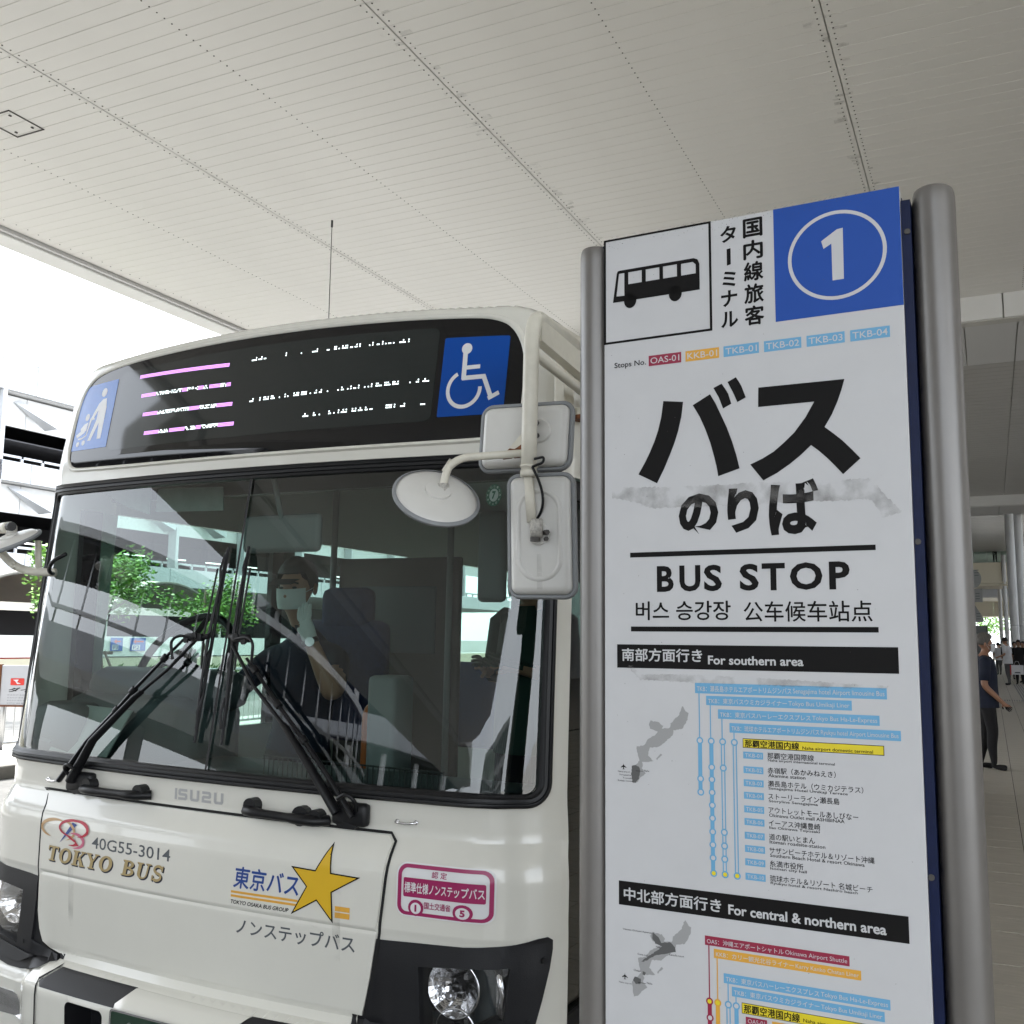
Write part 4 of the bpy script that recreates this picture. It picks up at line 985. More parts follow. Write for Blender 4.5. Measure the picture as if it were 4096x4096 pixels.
# company emblem: swooping rings and a blue needle
def cres(cx, cz, rx, rz, a0, a1, w0, n=26): 
    pts = ring_pts(cx, cz, rx, rz, n, a0, a1); tp = [max(.06, math.sin(math.pi * min(1, (k + .4) / n)) ** .7) for k in range(len(pts))]
    return stroke(pts, w0, tp)
ET = lambda o: G(o + .0015)
polys('emblem_gold', [cres(-.655, .788, .080, .030, 250, 60, .013), cres(-.640, .785, .085, .035, 75, -60, .011)], ET(.0004), M['logo_gold'], bus)
polys('emblem_pink', [cres(-.555, .758, .052, .024, 110, -95, .013)], ET(.0006), M['logo_pink'], bus)
polys('emblem_red', [cres(-.560, .797, .075, .027, 265, 20, .010), cres(-.555, .798, .070, .027, 100, -75, .013), stroke([(-.60, .775), (-.575, .766), (-.548, .757), (-.535, .748), (-.555, .742), (-.58, .741)], .008, [.4, .9, 1, 1, .8, .2])], ET(.0009), M['logo_red'], bus)
polys('emblem_needle', [[(-.630, .743), (-.570, .818), (-.544, .812)]], ET(.0012), M['tbblue'], bus)
# 東京バス, stripes, group name, star
txt('東京バス', (.178, .420, .700, .764), G(0), M['tbblue'], bus, .018, .12, name='company_name')
patch('stripe', [(.170, .6835), (.42, .685), (.42, .692), (.170, .6905)], M['oran'], off=.0070, h=.03)
patch('stripe', [(.170, .6715), (.42, .673), (.42, .680), (.170, .6785)], M['oran'], off=.0070, h=.03)
txt('TOKYO OSAKA BUS GROUP', (.171, .389, .6515, .6635), G(0), M['ink'], bus, .02, .25, name='group_name')
SP = [(.525, .869), (.632, .784 - .004), (.544, .641), (.393, .643), (.393, .787)]
def starpts(c, sc_s):
    outer = [(.527, .868), (.633, .779), (.546, .640), (.398, .648), (.392, .788)]
    # order round: top, right, bottom right, bottom left, left
    inner = []
    P = outer
    def isect(a, b_, c_, d):
        x1, y1 = P[a]; x2, y2 = P[b_]; x3, y3 = P[c_]; x4, y4 = P[d]; den = (x1 - x2) * (y3 - y4) - (y1 - y2) * (x3 - x4)
        t = ((x1 - x3) * (y3 - y4) - (y1 - y3) * (x3 - x4)) / den; return (x1 + t * (x2 - x1), y1 + t * (y2 - y1))
    inner = [isect(0, 2, 4, 1), isect(1, 3, 0, 2), isect(2, 4, 1, 3), isect(3, 0, 2, 4), isect(4, 1, 3, 0)]
    L_ = []
    for i in range(5): L_ += [outer[i], inner[i]]
    cx = sum(p[0] for p in L_) / 10; cz = sum(p[1] for p in L_) / 10
    return [(cx + (p[0] - cx) * sc_s, cz + (p[1] - cz) * sc_s) for p in L_]
patch('star_outline', starpts(0, 1.0), M['ink'], off=.0085, h=.015)
patch('gold_star', starpts(0, .90), M['star'], off=.0092, h=.015)
patch('gold_bar', [(.551, .676), (.601, .676), (.601, .690), (.551, .690)], M['oran'], off=.0074, h=.03); patch('gold_bar', [(.551, .657), (.601, .657), (.601, .6725), (.551, .6725)], M['oran'], off=.0074, h=.03)
txt('ノンステップバス', (.190, .617, .562, .610), G(0), M['grey_ink'], bus, .012, name='low_floor_lettering')
# certification sticker, bus-shaped outline
patch('sticker_backing', rrect(.748, 1.024, .688, .836, .03), M['white_stk'], off=.0015, h=.012)
so = rrect(.753, 1.019, .692, .832, .027); si = rrect(.7645, 1.0085, .7015, .8215, .018)
patch('sticker_frame', so, M['crimson'], off=.0032, h=.012, holes=[si])
patch('sticker_band', rrect(.771, 1.001, .742, .795, .004, 2), M['crimson'], off=.0032, h=.012)
txt('認 定', (.858, .904, .8005, .8175), on(.0034), M['crimson'], bus, .015, name='sticker_lettering')
txt('標準仕様ノンステップバス', (.775, .998, .754, .783), on(.0042), M['white_stk'], bus, .018, name='sticker_lettering')
txt('国土交通省', (.838, .918, .714, .733), on(.0042), M['crimson'], bus, .015, name='sticker_lettering')
for cx, ch in ((.812, '1'), (.949, '5')):
    patch('sticker_wheel', ring_pts(cx, .714, .024, .0225, 20), M['crimson'], off=.0040, h=.012); patch('sticker_wheel', ring_pts(cx, .713, .0165, .0155, 18), M['white_stk'], off=.0050, h=.012)
    txt(ch, (cx - (.003 if ch == '1' else .006), cx + (.003 if ch == '1' else .006), .704, .723), on(.0060), M['crimson'], bus, .05, name='sticker_lettering')
# inspection disc inside the glass
patch('inspection_disc', ring_pts(.935, 1.925, .026, .036, 20), M['green_stk'], off=-.006, h=.02); patch('inspection_disc', ring_pts(.935, 1.925, .015, .021, 16), M['white_stk'], off=-.0055, h=.02)
txt('7', (.929, .941, 1.912, 1.938), on(-.0050), M['green_stk'], bus, .06, name='disc_numeral')
for k, t in enumerate('12 1 2 3 4 5 6 7 8 9 10 11'.split()):
    a = math.radians(90 - 30 * k); cx, cz = .935 + .0205 * math.cos(a), 1.925 + .0285 * math.sin(a); txt(t, (cx - .0025, cx + .0025, cz - .0035, cz + .0035), on(-.005), M['white_stk'], bus, .03, name='disc_numeral', res=1)
# grime streaks down the lid
for x in (-.56, .555):
    patch('dirt_streak', [(x - .012, .47), (x + .012, .47), (x + .016, .79), (x - .016, .79)], M['grime'], off=.0078, h=.015)
_t = [surf(-1.5 + 3 * k / 60, 2.5559) for k in range(61)]
mk('front_cap', _t, [tuple(range(61))], M['bus'], bus)
# ---- coordinates given in world space are turned into the bus frame
IM = (Matrix.Translation(Vector((-2.328, 2.58, 1.46)) - rm_ @ Vector((0, 0, 1.46))) @ rm_).inverted()
def L(*p): return IM @ Vector(p)
# bus body behind the front
def wall(x, nm):
    sg = 1 if x > 0 else -1
    b_ = B(); t = .03
    b_.box(x - t if sg > 0 else x, x if sg > 0 else x + t, 1.45 if sg > 0 else .40, 9.2, .25, 1.02).out('lower_side_panel', M['bus'], bus)
    B().box(x - t if sg > 0 else x, x if sg > 0 else x + t, .60, 9.2, 1.98, 2.42).out('upper_side_panel', M['bus'], bus)
    ys = [1.45, 2.95, 4.45, 5.95, 7.45, 9.1] if sg > 0 else [.42, 1.62, 2.95, 4.45, 5.95, 7.45, 9.1]
    for y in ys: B().box(x - t if sg > 0 else x, x if sg > 0 else x + t, y, y + .09, 1.02, 1.98).out('window_pillar', M['black_glass'], bus)
    for a, b2 in zip(ys, ys[1:]): B().box(x - .012 * (sg > 0), x - .012 * (sg > 0) + .006, a + .09, b2, 1.02, 1.98).out('side_window', M['win_glass'], bus)
wall(1.138, 'kerb'); wall(-1.138, 'road')
rb_ = B(); n = 12; V = []; F = []
for y in (.52, 9.2):
    for k in range(n + 1):
        a = math.pi * k / n; V.append((-1.138 * math.cos(a) if abs(math.cos(a)) < .999 else -1.138 * math.cos(a), y, 2.41 + .165 * math.sin(a) ** .6))
for k in range(n): F.append((k, k + 1, n + 2 + k, n + 1 + k))
mk('roof', V, F, M['bus'], bus, smooth=True)
B().box(-1.1, 1.1, .55, 9.2, 2.38, 2.42).out('ceiling_lining', M['int_white'], bus)
B().box(-1.05, 1.05, .3, 9.2, .30, .36).out('floor', M['floor_bus'], bus)
B().box(-1.13, 1.13, 9.2, 9.24, .25, 2.6).out('rear_wall', M['bus'], bus)
B().box(-1.05, 1.05, .50, .54, 2.02, 2.42).out('header_inside', M['int_dark'], bus)
# front door behind the corner: black frame and dark glass leaves
dr_ = B().box(1.09, 1.128, .315, .37, .28, 1.99).box(1.10, 1.135, 1.38, 1.44, .28, 1.99).box(1.10, 1.128, .88, .92, .28, 1.99).box(1.10, 1.128, .37, 1.38, .28, .36).box(1.10, 1.128, .37, 1.38, 1.93, 1.99).out('front_door', M['rubber'], bus)
B().box(1.112, 1.118, .37, .88, .36, 1.93).out('door_glass', M['door_glass'], dr_); B().box(1.118, 1.124, .92, 1.38, .36, 1.93).out('door_glass', M['door_glass'], dr_)
B().box(1.12, 1.15, .34, 1.46, .25, .29).out('step_edge', M['steel'], dr_)
for sg in (-1, 1):
    for y in (1.9, 6.8): B().tube([(sg * 1.0, y, .30), (sg * 1.13, y, .30)], .46, 28).out('wheel', M['rubber'], bus, smooth=True)
B().box(1.139, 1.150, .50, .9, 2.02, 2.2, .003).out('side_speaker_grille', M['int_dark'], bus)
# antenna on the roof
an = B().tube([L(-3.283, 4.5, 2.55), L(-3.283, 4.5, 3.80)], [.0032, .0022], 6).tube([L(-3.283, 4.5, 3.79), L(-3.283, 4.5, 3.83)], .006, 8).tube([L(-3.283, 4.5, 2.55), L(-3.283, 4.5, 2.66)], .016, 8)
an.out('antenna', M['int_dark'], bus, smooth=True)
# ---- kerb-side mirrors
ma = B(); Ym = 2.33
path = rounded([L(-1.11, 2.95, 2.36), L(-1.052, Ym + .02, 2.318), L(-1.052, Ym, 2.24)], .05, 8) + [L(-1.056, Ym, 2.0), L(-1.057, Ym, 1.888)]
ma.tube(path, .0205, 16)
o_ = ma.out('mirror_arm', M['cream2'], bus, smooth=True)
B().tube([L(-1.057, Ym, 1.898), L(-1.057, Ym, 1.882)], .0222, 16).tube([L(-1.057, Ym, 1.912), L(-1.057, Ym, 1.906)], .0228, 16).out('collar', M['cream2'], o_, smooth=True)
B().tube([L(-1.057, Ym, 1.885), L(-1.048, Ym, 1.765)], .0125, 14).out('lower_rod', M['cream2'], o_, smooth=True)
q = B(); a = L(-1.045, Ym + .02, 2.30)
# flat cover and lower strut running back to the body
V = [L(-1.035, Ym + .03, 2.325), L(-1.10, 2.95, 2.40), L(-1.10, 2.95, 2.27), L(-1.035, Ym + .03, 2.25)]
V2 = [v + Vector((-.03, 0, 0)) for v in V]
q.add(V + V2, [(0, 1, 2, 3), (7, 6, 5, 4), (0, 4, 5, 1), (3, 2, 6, 7), (0, 3, 7, 4), (1, 5, 6, 2)]); q.out('arm_cover', M['cream2'], o_)
B().tube([L(-1.05, Ym + .01, 2.215), L(-1.10, 2.92, 2.22)], .016, 12).out('strut', M['cream2'], o_, smooth=True)
q = B().box(1.13, 1.165, .24, .32, 2.14, 2.36, .006).tube([L(-1.13, 2.90, 2.16), L(-1.13, 2.90, 2.19)], .03, 14); q.out('arm_bracket', M['cream2'], o_)
B().tube([L(-1.13, 2.90, 2.155), L(-1.13, 2.90, 2.168)], .031, 14).out('rusty_bracket_edge', M['rust'], o_)
# gusset and side arm to the round mirror
mt = [L(-1.07, Ym, 1.915), L(-1.20, Ym - .005, 1.918), L(-1.255, Ym - .01, 1.915), L(-1.297, Ym - .015, 1.895), L(-1.304, Ym - .02, 1.84)]
sa_ = B().tube(rounded([L(-1.06, Ym, 1.945), L(-1.265, Ym - .02, 1.942), L(-1.297, Ym - .02, 1.90), L(-1.297, Ym - .02, 1.835)], .045, 7), .0105, 12).out('side_arm', M['cream2'], o_, smooth=True)
V = [L(-1.07, Ym, 2.005), L(-1.075, Ym, 1.95), L(-1.125, Ym, 1.952)]; V += [v + Vector((0, .004, 0)) for v in V]
mk('gusset', V, [(0, 1, 2), (5, 4, 3), (0, 2, 5, 3)], M['cream2'], sa_)
B().tube([L(-1.078, Ym, 1.945), L(-1.098, Ym, 1.944)], .0112, 12).tube([L(-1.108, Ym, 1.944), L(-1.13, Ym, 1.943)], .0110, 12).out('rust_patch', M['rust'], sa_, smooth=True)
mk('rust_stain', [v + Vector((0, -.0005, 0)) for v in (L(-1.074, Ym, 1.972), L(-1.076, Ym, 1.95), L(-1.124, Ym, 1.952), L(-1.112, Ym, 1.961), L(-1.098, Ym, 1.958), L(-1.09, Ym, 1.962))], [(0, 1, 2, 3, 4, 5)], M['rust'], sa_)
# generic mirror shell: convex back, rubber rim, glass in front
def shell(name, c, ex, ez, hw, hh, r, depth, parent, dish=None, extra=None):
    """c centre; ex, ez in-plane axes; back of the shell looks towards -Y (the camera), glass on the other side"""
    ex = ex.normalized(); ez = ez.normalized(); ny = ez.cross(ex).normalized()
    if ny.y > 0: ny = -ny
    root = None
    prof = [(0, .0), (.0, .012), (.002, .016)]; 
    def loop(ins, d):
        return [c + ex * x + ez * y + ny * d for x, y in rrect(-hw + ins, hw - ins, -hh + ins, hh - ins, max(r - ins, .004), 8)]
    def loft(nm, seq, m, par, cap=True):
        V = []; F = []
        for ins, d in seq: lp = loop(ins, d); n_ = len(lp); V += lp
        for i in range(len(seq) - 1):
            for j in range(n_): F.append((i * n_ + j, i * n_ + (j + 1) % n_, (i + 1) * n_ + (j + 1) % n_, (i + 1) * n_ + j))
        if cap: F.append(tuple(range((len(seq) - 1) * n_, len(seq) * n_)))
        o = mk(nm, V, F, m, par); return soft(o, 40)
    root = loft(name, [(.010, .002), (.0105, depth * .5), (.016, depth * .82), (.024, depth), (.03, depth * 1.02)], M['mirror_back'], parent)
    loft('rim', [(.004, -.004), (-.001, -.002), (-.002, .005), (.0, .012), (.003, .0145), (.008, .014), (.0105, .009)], M['grey_rim'], root, False)
    loft('mirror_glass', [(.004, -.001)], M['chrome'], root)
    return root, c, ex, ez, ny, loop, loft
# big rectangular mirror with an embossed racetrack
c_ = L(-1.040, Ym - .0, 1.734) + Vector((0, .05, 0))
bm_ = shell('main_mirror', c_, Vector((1, .10, 0)), Vector((-.035, 0, 1)), .093, .163, .032, .028, bus)
root, c0, ex, ez, ny, loop, loft = bm_
nn = 40; V = []; F = []
seqs = [(.030, .0290), (.034, .0335), (.039, .0335), (.043, .029)]
for ins, d in seqs:
    lp = [c0 + ex * x + ez * y + ny * d for x, y in rrect(-.093 + ins, .093 - ins, -.150 + ins, .150 - ins, .093 - ins - .004, 10)]; n_ = len(lp); V += lp
for i in range(3):
    for j in range(n_): F.append((i * n_ + j, i * n_ + (j + 1) % n_, (i + 1) * n_ + (j + 1) % n_, (i + 1) * n_ + j))
soft(mk('embossed_ridge', V, F, M['mirror_back'], root), 60)
B().disc(c0 + ny * .0285 + ez * .002, ny, .030, .005, 28, .002, .027).out('mount_plate', M['mirror_back'], root)
mtv = c0 + ny * .035 + ez * .002
cl_ = B().tube([mtv + ny * .012 + ez * .035, mtv + ny * .012 - ez * .010], .0165, 16).out('clamp', mat('worn_clamp', (.5, .48, .44), .5, noise=.5, nscale=120), root, smooth=True)
B().tube([mtv + ny * .022 - ez * .012, mtv + ny * .022 - ez * .022], .013, 14).tube([mtv + ex * .018 + ez * .002, mtv + ex * .03 + ez * .002 + ny * .012], .007, 6).tube([mtv + ex * .02 - ez * .014, mtv + ex * .026 - ez * .014 + ny * .008], .006, 6).out('bolt', M['screw'], root)
tag(mk('stain', [c0 + ny * .0297 + ex * x + ez * z for x, z in ((-.006, -.05), (.006, -.05), (.008, -.14), (-.007, -.14))], [(0, 1, 2, 3)], M['grime'], root))
B().tube(ring_pts(0, 0, .01, .01, 12) and [c0 + ny * .0295 + ex * .01 * math.cos(t / 6 * math.pi) + ez * (-.105 + .008 * math.sin(t / 6 * math.pi)) for t in range(13)], .0008, 5, False).out('moulded_mark', M['mirror_back'], root)
# upper rectangular mirror
c_ = L(-1.113, 2.44, 2.009)
root, c0, ex, ez, ny, loop, loft = shell('upper_mirror', c_, Vector((1, .12, 0)), Vector((.045, 0, 1)), .132, .094, .034, .030, bus)
q = B().disc(c0 + ny * .031 + ex * .045 + ez * .012, ny, .034, .005, 28, .002, .03); q.out('mount_plate', M['mirror_back'], root)
q = B().tube([c0 + ny * .035 + ex * .03 + ez * .03, c0 + ny * .05 + ex * .042 + ez * .03], .009, 6).tube([c0 + ny * .035 + ex * .035 + ez * .0, c0 + ny * .045 + ex * .045 + ez * -.004], .007, 6).tube([c0 + ny * .04 + ex * .02 + ez * .04, c0 + ny * .045 + ex * .022 - ez * .015], .006, 8); q.out('bolt', M['screw'], root)
# round mirror
def round_mirror(c, ny, rr, par, nm='round_mirror', sq=1):
    ny = ny.normalized(); a = ny.orthogonal().normalized(); b_ = ny.cross(a); N_ = 48
    def lf(nm, seq, m, par2, cap=True):
        V = []; F = []
        for r, d in seq:
            V += [c + a * math.cos(2 * math.pi * j / N_) * r + b_ * math.sin(2 * math.pi * j / N_) * r + ny * d for j in range(N_)]
        for i in range(len(seq) - 1):
            for j in range(N_): F.append((i * N_ + j, i * N_ + (j + 1) % N_, (i + 1) * N_ + (j + 1) % N_, (i + 1) * N_ + j))
        if cap: F.append(tuple(range((len(seq) - 1) * N_, len(seq) * N_)))
        return soft(mk(nm, V, F, m, par2), 40)
    ro = lf(nm, [(rr * .97, 0), (rr * .95, .006), (rr * .86, .012), (rr * .80, .018), (rr * .5, .023), (rr * .25, .0245)], M['mirror_back'], par)
    lf('rim', [(rr * .97, -.004), (rr, 0), (rr * 1.005, .005), (rr * .97, .009), (rr * .93, .010)], M['grey_rim'], ro, False); lf('mirror_glass', [(rr * .97, -.002)], M['chrome'], ro)
    lf('mount_plate', [(rr * .30, .0235), (rr * .29, .030), (rr * .26, .031)], M['mirror_back'], ro)
    return ro, a, b_
c_ = L(-1.312, 2.30, 1.835)
ny_ = Vector((.10, -.78, -.55)); ny_ = Vector((.51, -.50, .70))
ro, a_, b2_ = round_mirror(c_, ny_, .118, bus)
hinge = L(-1.297, 2.31, 1.845)
B().tube([L(-1.297, 2.31, 1.875), L(-1.297, 2.31, 1.825)], .0165, 14).tube([L(-1.318, 2.305, 1.85), L(-1.282, 2.305, 1.85)], .013, 12).out('clamp', bpy.data.materials['worn_clamp'], ro, smooth=True)
B().tube([L(-1.297, 2.31, 1.826), L(-1.297, 2.312, 1.812)], .0125, 14).out('rusty_clamp_end', M['rust'], ro, smooth=True)
B().disc(L(-1.325, 2.30, 1.852), (-.6, -1, .1), .009, .006, 14, .003).out('bolt', M['steel'], ro)
cb = B().tube(rounded([L(-1.035, Ym - .015, 1.925), L(-1.01, Ym - .01, 1.93), L(-1.012, Ym - .01, 1.915), L(-1.04, Ym - .015, 1.905)], .008) + rounded([L(-1.04, Ym - .015, 1.905), L(-1.020, Ym + .0, 1.855), L(-1.018, Ym + .01, 1.80), L(-1.042, Ym + .02, 1.775)], .03), .0035, 8)
cb.out('cable', M['rubber'], bus, smooth=True)
# ---- road-side mirror cluster
Yl = 2.55
def LL(u): return L(*u)
a1 = B().tube([L(-3.50, Yl, 1.85), L(-3.36, Yl, 1.855), L(-3.24, Yl, 1.86)], [.019, .019, .016], 12).tube([L(-3.30, Yl, 1.86), L(-3.255, Yl, 1.862)], .021, 12)
a1.tube(rounded([L(-3.42, Yl + .02, 1.87), L(-3.33, Yl + .05, 1.745), L(-3.27, Yl + .08, 1.705), L(-3.15, Yl + .12, 1.70)], .05), .0155, 12).tube([L(-3.23, Yl + .1, 1.82), L(-3.215, Yl + .1, 1.71)], .012, 10)
rm2 = a1.out('mirror_arm', M['grey_paint'] if 'grey_paint' in M else M['cream2'], bus, smooth=True)
ro2, a_, b2_ = round_mirror(L(-3.225, Yl - .02, 1.800), Vector((-.08, -.456, .826)), .112, bus)
B().tube([L(-3.245, Yl, 1.862), L(-3.24, Yl - .01, 1.815)], [.016, .022], 12).out('clamp', bpy.data.materials['worn_clamp'], ro2, smooth=True)
B().tube([L(-3.25, Yl - .012, 1.862), L(-3.225, Yl - .02, 1.862)], .0165, 14).out('open_tube_end', M['int_dark'], ro2)
B().tube(rounded([L(-3.15, 2.66, 1.695), L(-3.13, 2.62, 1.70), L(-3.09, 2.60, 1.735), L(-3.02, 2.60, 1.76)], .03), .0075, 8, sy=1).out('black_strap', M['rubber'], rm2, smooth=True)
# ---- inside: dashboard, wheel, seat, rails
lc = B()
def hump(s0, s1, z0, z1, y0, y1, m, nm, bev=.03): return soft(B().box(s0, s1, y0, y1, z0, z1, bev).out(nm, m, bus), 60)
hump(-1.0, 1.0, .36, .99, .18, .30, M['dash'], 'dash_lower', .02)
hump(-1.03, -.35, .92, 1.24, .30, .62, M['dash'], 'dash_hump', .07)
hump(-.98, -.30, 1.18, 1.335, .36, .60, M['dash'], 'instrument_hood', .06)
hump(-.35, 1.0, .92, 1.02, .20, .50, M['dash'], 'dash_shelf', .03)
hump(-1.08, -.8, .95, 1.20, .2, .5, M['dash'], 'dash_corner', .05)
# cardboard sheets leaning on the dash
def sheet(nm, pts, m): return mk(nm, [L(*p) for p in pts] + [L(*p) + Vector((0, .006, 0)) for p in pts], [(0, 1, 2, 3), (7, 6, 5, 4), (0, 4, 5, 1), (1, 5, 6, 2), (2, 6, 7, 3), (3, 7, 4, 0)], m, bus)
sheet('clipboard', [(-3.275, 2.80, 1.03), (-2.99, 2.80, 1.00), (-2.92, 2.86, 1.19), (-3.19, 2.86, 1.205)], M['foil'])
sheet('notice_sheet', [(-3.36, 2.80, 1.07), (-3.27, 2.80, 1.06), (-3.24, 2.84, 1.13), (-3.33, 2.84, 1.14)], M['dash'])
sheet('sun_visor', [(-3.33, 3.0, 2.07), (-3.03, 3.0, 2.055), (-3.05, 3.02, 1.955), (-3.17, 3.02, 1.99)], M['paper'])
sheet('sun_visor', [(-2.99, 3.0, 2.055), (-2.66, 3.0, 2.045), (-2.67, 3.02, 1.955), (-3.02, 3.02, 1.965)], M['paper'])
sw = B(); cw = L(-2.90, 3.10, 1.37); axx = Vector((1, 0, 0)); axy = Vector((0, .55, .83)).normalized()
sw.tube([cw + axx * .215 * math.cos(t / 20 * math.pi) + axy * .215 * math.sin(t / 20 * math.pi) for t in range(41)], .0165, 10, False)
for t in (200, 340, 90): sw.tube([cw - Vector((0, .03, -.02)), cw + axx * .21 * math.cos(math.radians(t)) + axy * .21 * math.sin(math.radians(t))], .012, 8)
sw.disc(cw - Vector((0, .02, 0)), (0, -.8, .5), .05, .02, 16); soft(sw.out('steering_wheel', M['rubber'], bus), 50)
# driver's seat, blue headrest cover
hump(-.67, -.20, 1.0, 1.55, 1.30, 1.42, M['seat'], 'driver_seat_back', .05)
hump(-.55, -.28, 1.50, 1.70, 1.30, 1.40, M['seat'], 'headrest', .04)
hump(-.70, -.20, .70, .84, .85, 1.35, M['seat'], 'driver_seat_base', .05)
# partition behind the driver with a panel, poles
hump(-.68, .02, .40, 1.86, 1.62, 1.66, M['int_brown'], 'partition', .01)
hump(-.55, -.10, 1.40, 1.72, 1.605, 1.62, M['dash'], 'notice_board', .004)
for x, y in ((-.02, 1.6), (.22, 1.9), (-.70, 1.6), (.55, 2.4)):
    B().tube([(x, y, .36), (x, y, 2.38)], .016, 10).out('pole', M['int_grey'], bus, smooth=True)
for y in (2.4, 3.2, 4.0, 4.8, 5.6, 6.4, 7.2, 8.0):
    for x0 in (-1.05, .55):
        hump(x0, x0 + .48, .78, 1.32, y, y + .09, M['seat'], 'passenger_seat', .03)
hump(.28, .40, .40, 1.34, .52, .66, M['int_grey'], 'fare_box', .02)
hump(.48, .60, 1.62, 1.98, .95, 1.0, M['int_grey'], 'wall_monitor', .02)
ol = B().tube(rounded([L(-2.06, 3.12, .80), L(-2.05, 3.12, 1.235), L(-1.965, 3.12, 1.225), L(-1.965, 3.12, 1.02)], .055, 8), .0145, 12); ol.out('orange_handrail', M['orange'], bus, smooth=True)
B().tube([L(-1.965, 3.12, 1.03), L(-1.965, 3.12, .93)], .017, 12).out('rail_socket', M['chrome'], bus, smooth=True)
hump(-.23, .13, 1.78, 1.92, .40, .43, M['int_grey'], 'inside_mirror', .02)
B().tube([(-.05, .41, 1.9), (-.05, .35, 2.06)], .01, 8).out('inside_mirror_stalk', M['int_grey'], bus)
cg = B()
for x in [k * .02 + .1 for k in range(36)]: cg.tube([(x, .20, 1.0), (x, .20, 1.075)], .0022, 5)
cg.tube([(.1, .20, 1.075), (.8, .20, 1.07)], .003, 5); tag(cg.out('wire_rack', M['int_dark'], bus), kind='stuff')

# ================================================================ the stop sign
SO = Vector((-.7155, 1.962, 2.3198)); EX = Vector((.59943, -.022, 0)).normalized(); EN = Vector((EX.y, -EX.x, 0))
sign = empty('bus_stop_sign', (SO.x, SO.y, 0), math.atan2(EX.y, EX.x), label='tall white BUS STOP board numbered 1 between two grey posts', cat='sign')
ZT = SO.z
def sg_(d=0): return lambda s, t: (s / 1000, -d / 1000, ZT - t / 1000)
B().box(0, .598, 0, .03, .20, ZT, .001).out('white_board', M['panel_w'], sign)
B().box(-.0215, -.001, .012, .06, .05, ZT - .006).out('navy_edge', M['navy'], sign)
B().box(.599, .6155, .006, .06, .05, ZT - .026).out('navy_edge', M['navy'], sign)
B().box(-.001, .599, .031, .06, .05, ZT - .01).out('back_board', M['navy'], sign)
for s, t in ((609, 89), (605, 673), (604, 1256)): B().disc((s / 1000, .006, ZT - t / 1000), (0, -1, 0), .0055, .003, 10).out('screw', M['screw'], sign)
def post(cx, ry, label=None):
    V = []; F = []; N_ = 40
    lv = [(-.1, 1), (ZT - .035, 1), (ZT - .022, .995), (ZT - .012, .97), (ZT - .006, .92)]
    for z, k in lv: V += [(cx + .038 * k * math.cos(2 * math.pi * j / N_), .045 + ry * k * math.sin(2 * math.pi * j / N_), z + (.0) + (-.022 * math.cos(2 * math.pi * j / N_ - 0) * 0)) for j in range(N_)]
    for i in range(len(lv) - 1):
        for j in range(N_): F.append((i * N_ + j, i * N_ + (j + 1) % N_, (i + 1) * N_ + (j + 1) % N_, (i + 1) * N_ + j))
    F.append(tuple(range((len(lv) - 1) * N_, len(lv) * N_)))
    return soft(mk('post', V, F, M['alu'], sign), 50)
post(-.032, .048); p2 = post(.6535, .048)
# worn sticker scraps on the left post and scuffs on the right one
V = []; F = []
for i in range(9):
    for j in range(7):
        a = math.radians(200 + j * 18); z = .36 + .155 * (i / 8)
        V.append((-.032 + .0385 * math.cos(a), .045 + .0485 * math.sin(a), z))
F = [(i * 7 + j, i * 7 + j + 1, (i + 1) * 7 + j + 1, (i + 1) * 7 + j) for i in range(8) for j in range(6) if not (i < 4 and j > 3)]
mk('sticker_scrap', V, F, M['scuff'], sign, smooth=True)
# printing
def sp(nm, PL, d, m): return polys(nm, PL, sg_(d), M[m], sign)
def box_(x0, y0, x1, y1): return [(x0, y0), (x1, y0), (x1, y1), (x0, y1)]
def st_(s, x0, x1, t0, t1, m='ink', d=.5, bold=0, nm='lettering', shear=0, res=3): return txt(s, (x0, x1, t1, t0), sg_(d), M[m], sign, bold, shear, nm, res)
sp('box_outline', [[box_(-1, -1, 235, 231), box_(4, 3.5, 230, 226)[::-1]]], .4, 'ink')
bus_o = [(20, 141), (29, 78), (31, 73), (36, 72), (198, 72), (206, 76), (210, 86), (210, 141)]
wins = [[(28, 128), (34, 79), (46, 79), (46, 129)], box_(55, 79, 85, 105), box_(94, 79, 124, 105), box_(132, 79, 162, 105), [(171, 80), (196, 80), (202, 86), (202, 105), (171, 105)]]
sp('bus_pictogram', [[bus_o] + [w_[::-1] for w_ in wins], ring_pts(59, 141, 14, 17, 24), ring_pts(158, 141, 14, 17, 24)], .6, 'ink')
for s, t in zip('国内線旅客', (10, 56, 101, 147, 192)): st_(s, 302, 339, t, t + 38, bold=.028)
for s, t, x0, x1, h in (('タ', 16, 254, 287, 35), ('ミ', 112, 257, 285, 33), ('ナ', 152, 254, 287, 34), ('ル', 196, 253, 288, 33)): st_(s, x0, x1, t, t + h, bold=.028)
sp('lettering', [[(267, 65), (275, 64), (275, 98), (267, 100)]], .5, 'ink')
sp('blue_square', [box_(362, -.5, 598, 231)], .4, 'sblue')
rg = ring_pts(480.5, 114, 92, 89, 56); rg2 = ring_pts(480.5, 114, 85, 82, 56)[::-1]
sp('white_ring', [[rg, rg2]], .7, 'panel_w')
sp('numeral_one', [[(453, 82), (483, 63), (494, 62), (493, 164), (472, 164), (472, 90), (457, 98)]], .7, 'panel_w')
st_('Stops No.', 23, 93, 273, 288, bold=.012)
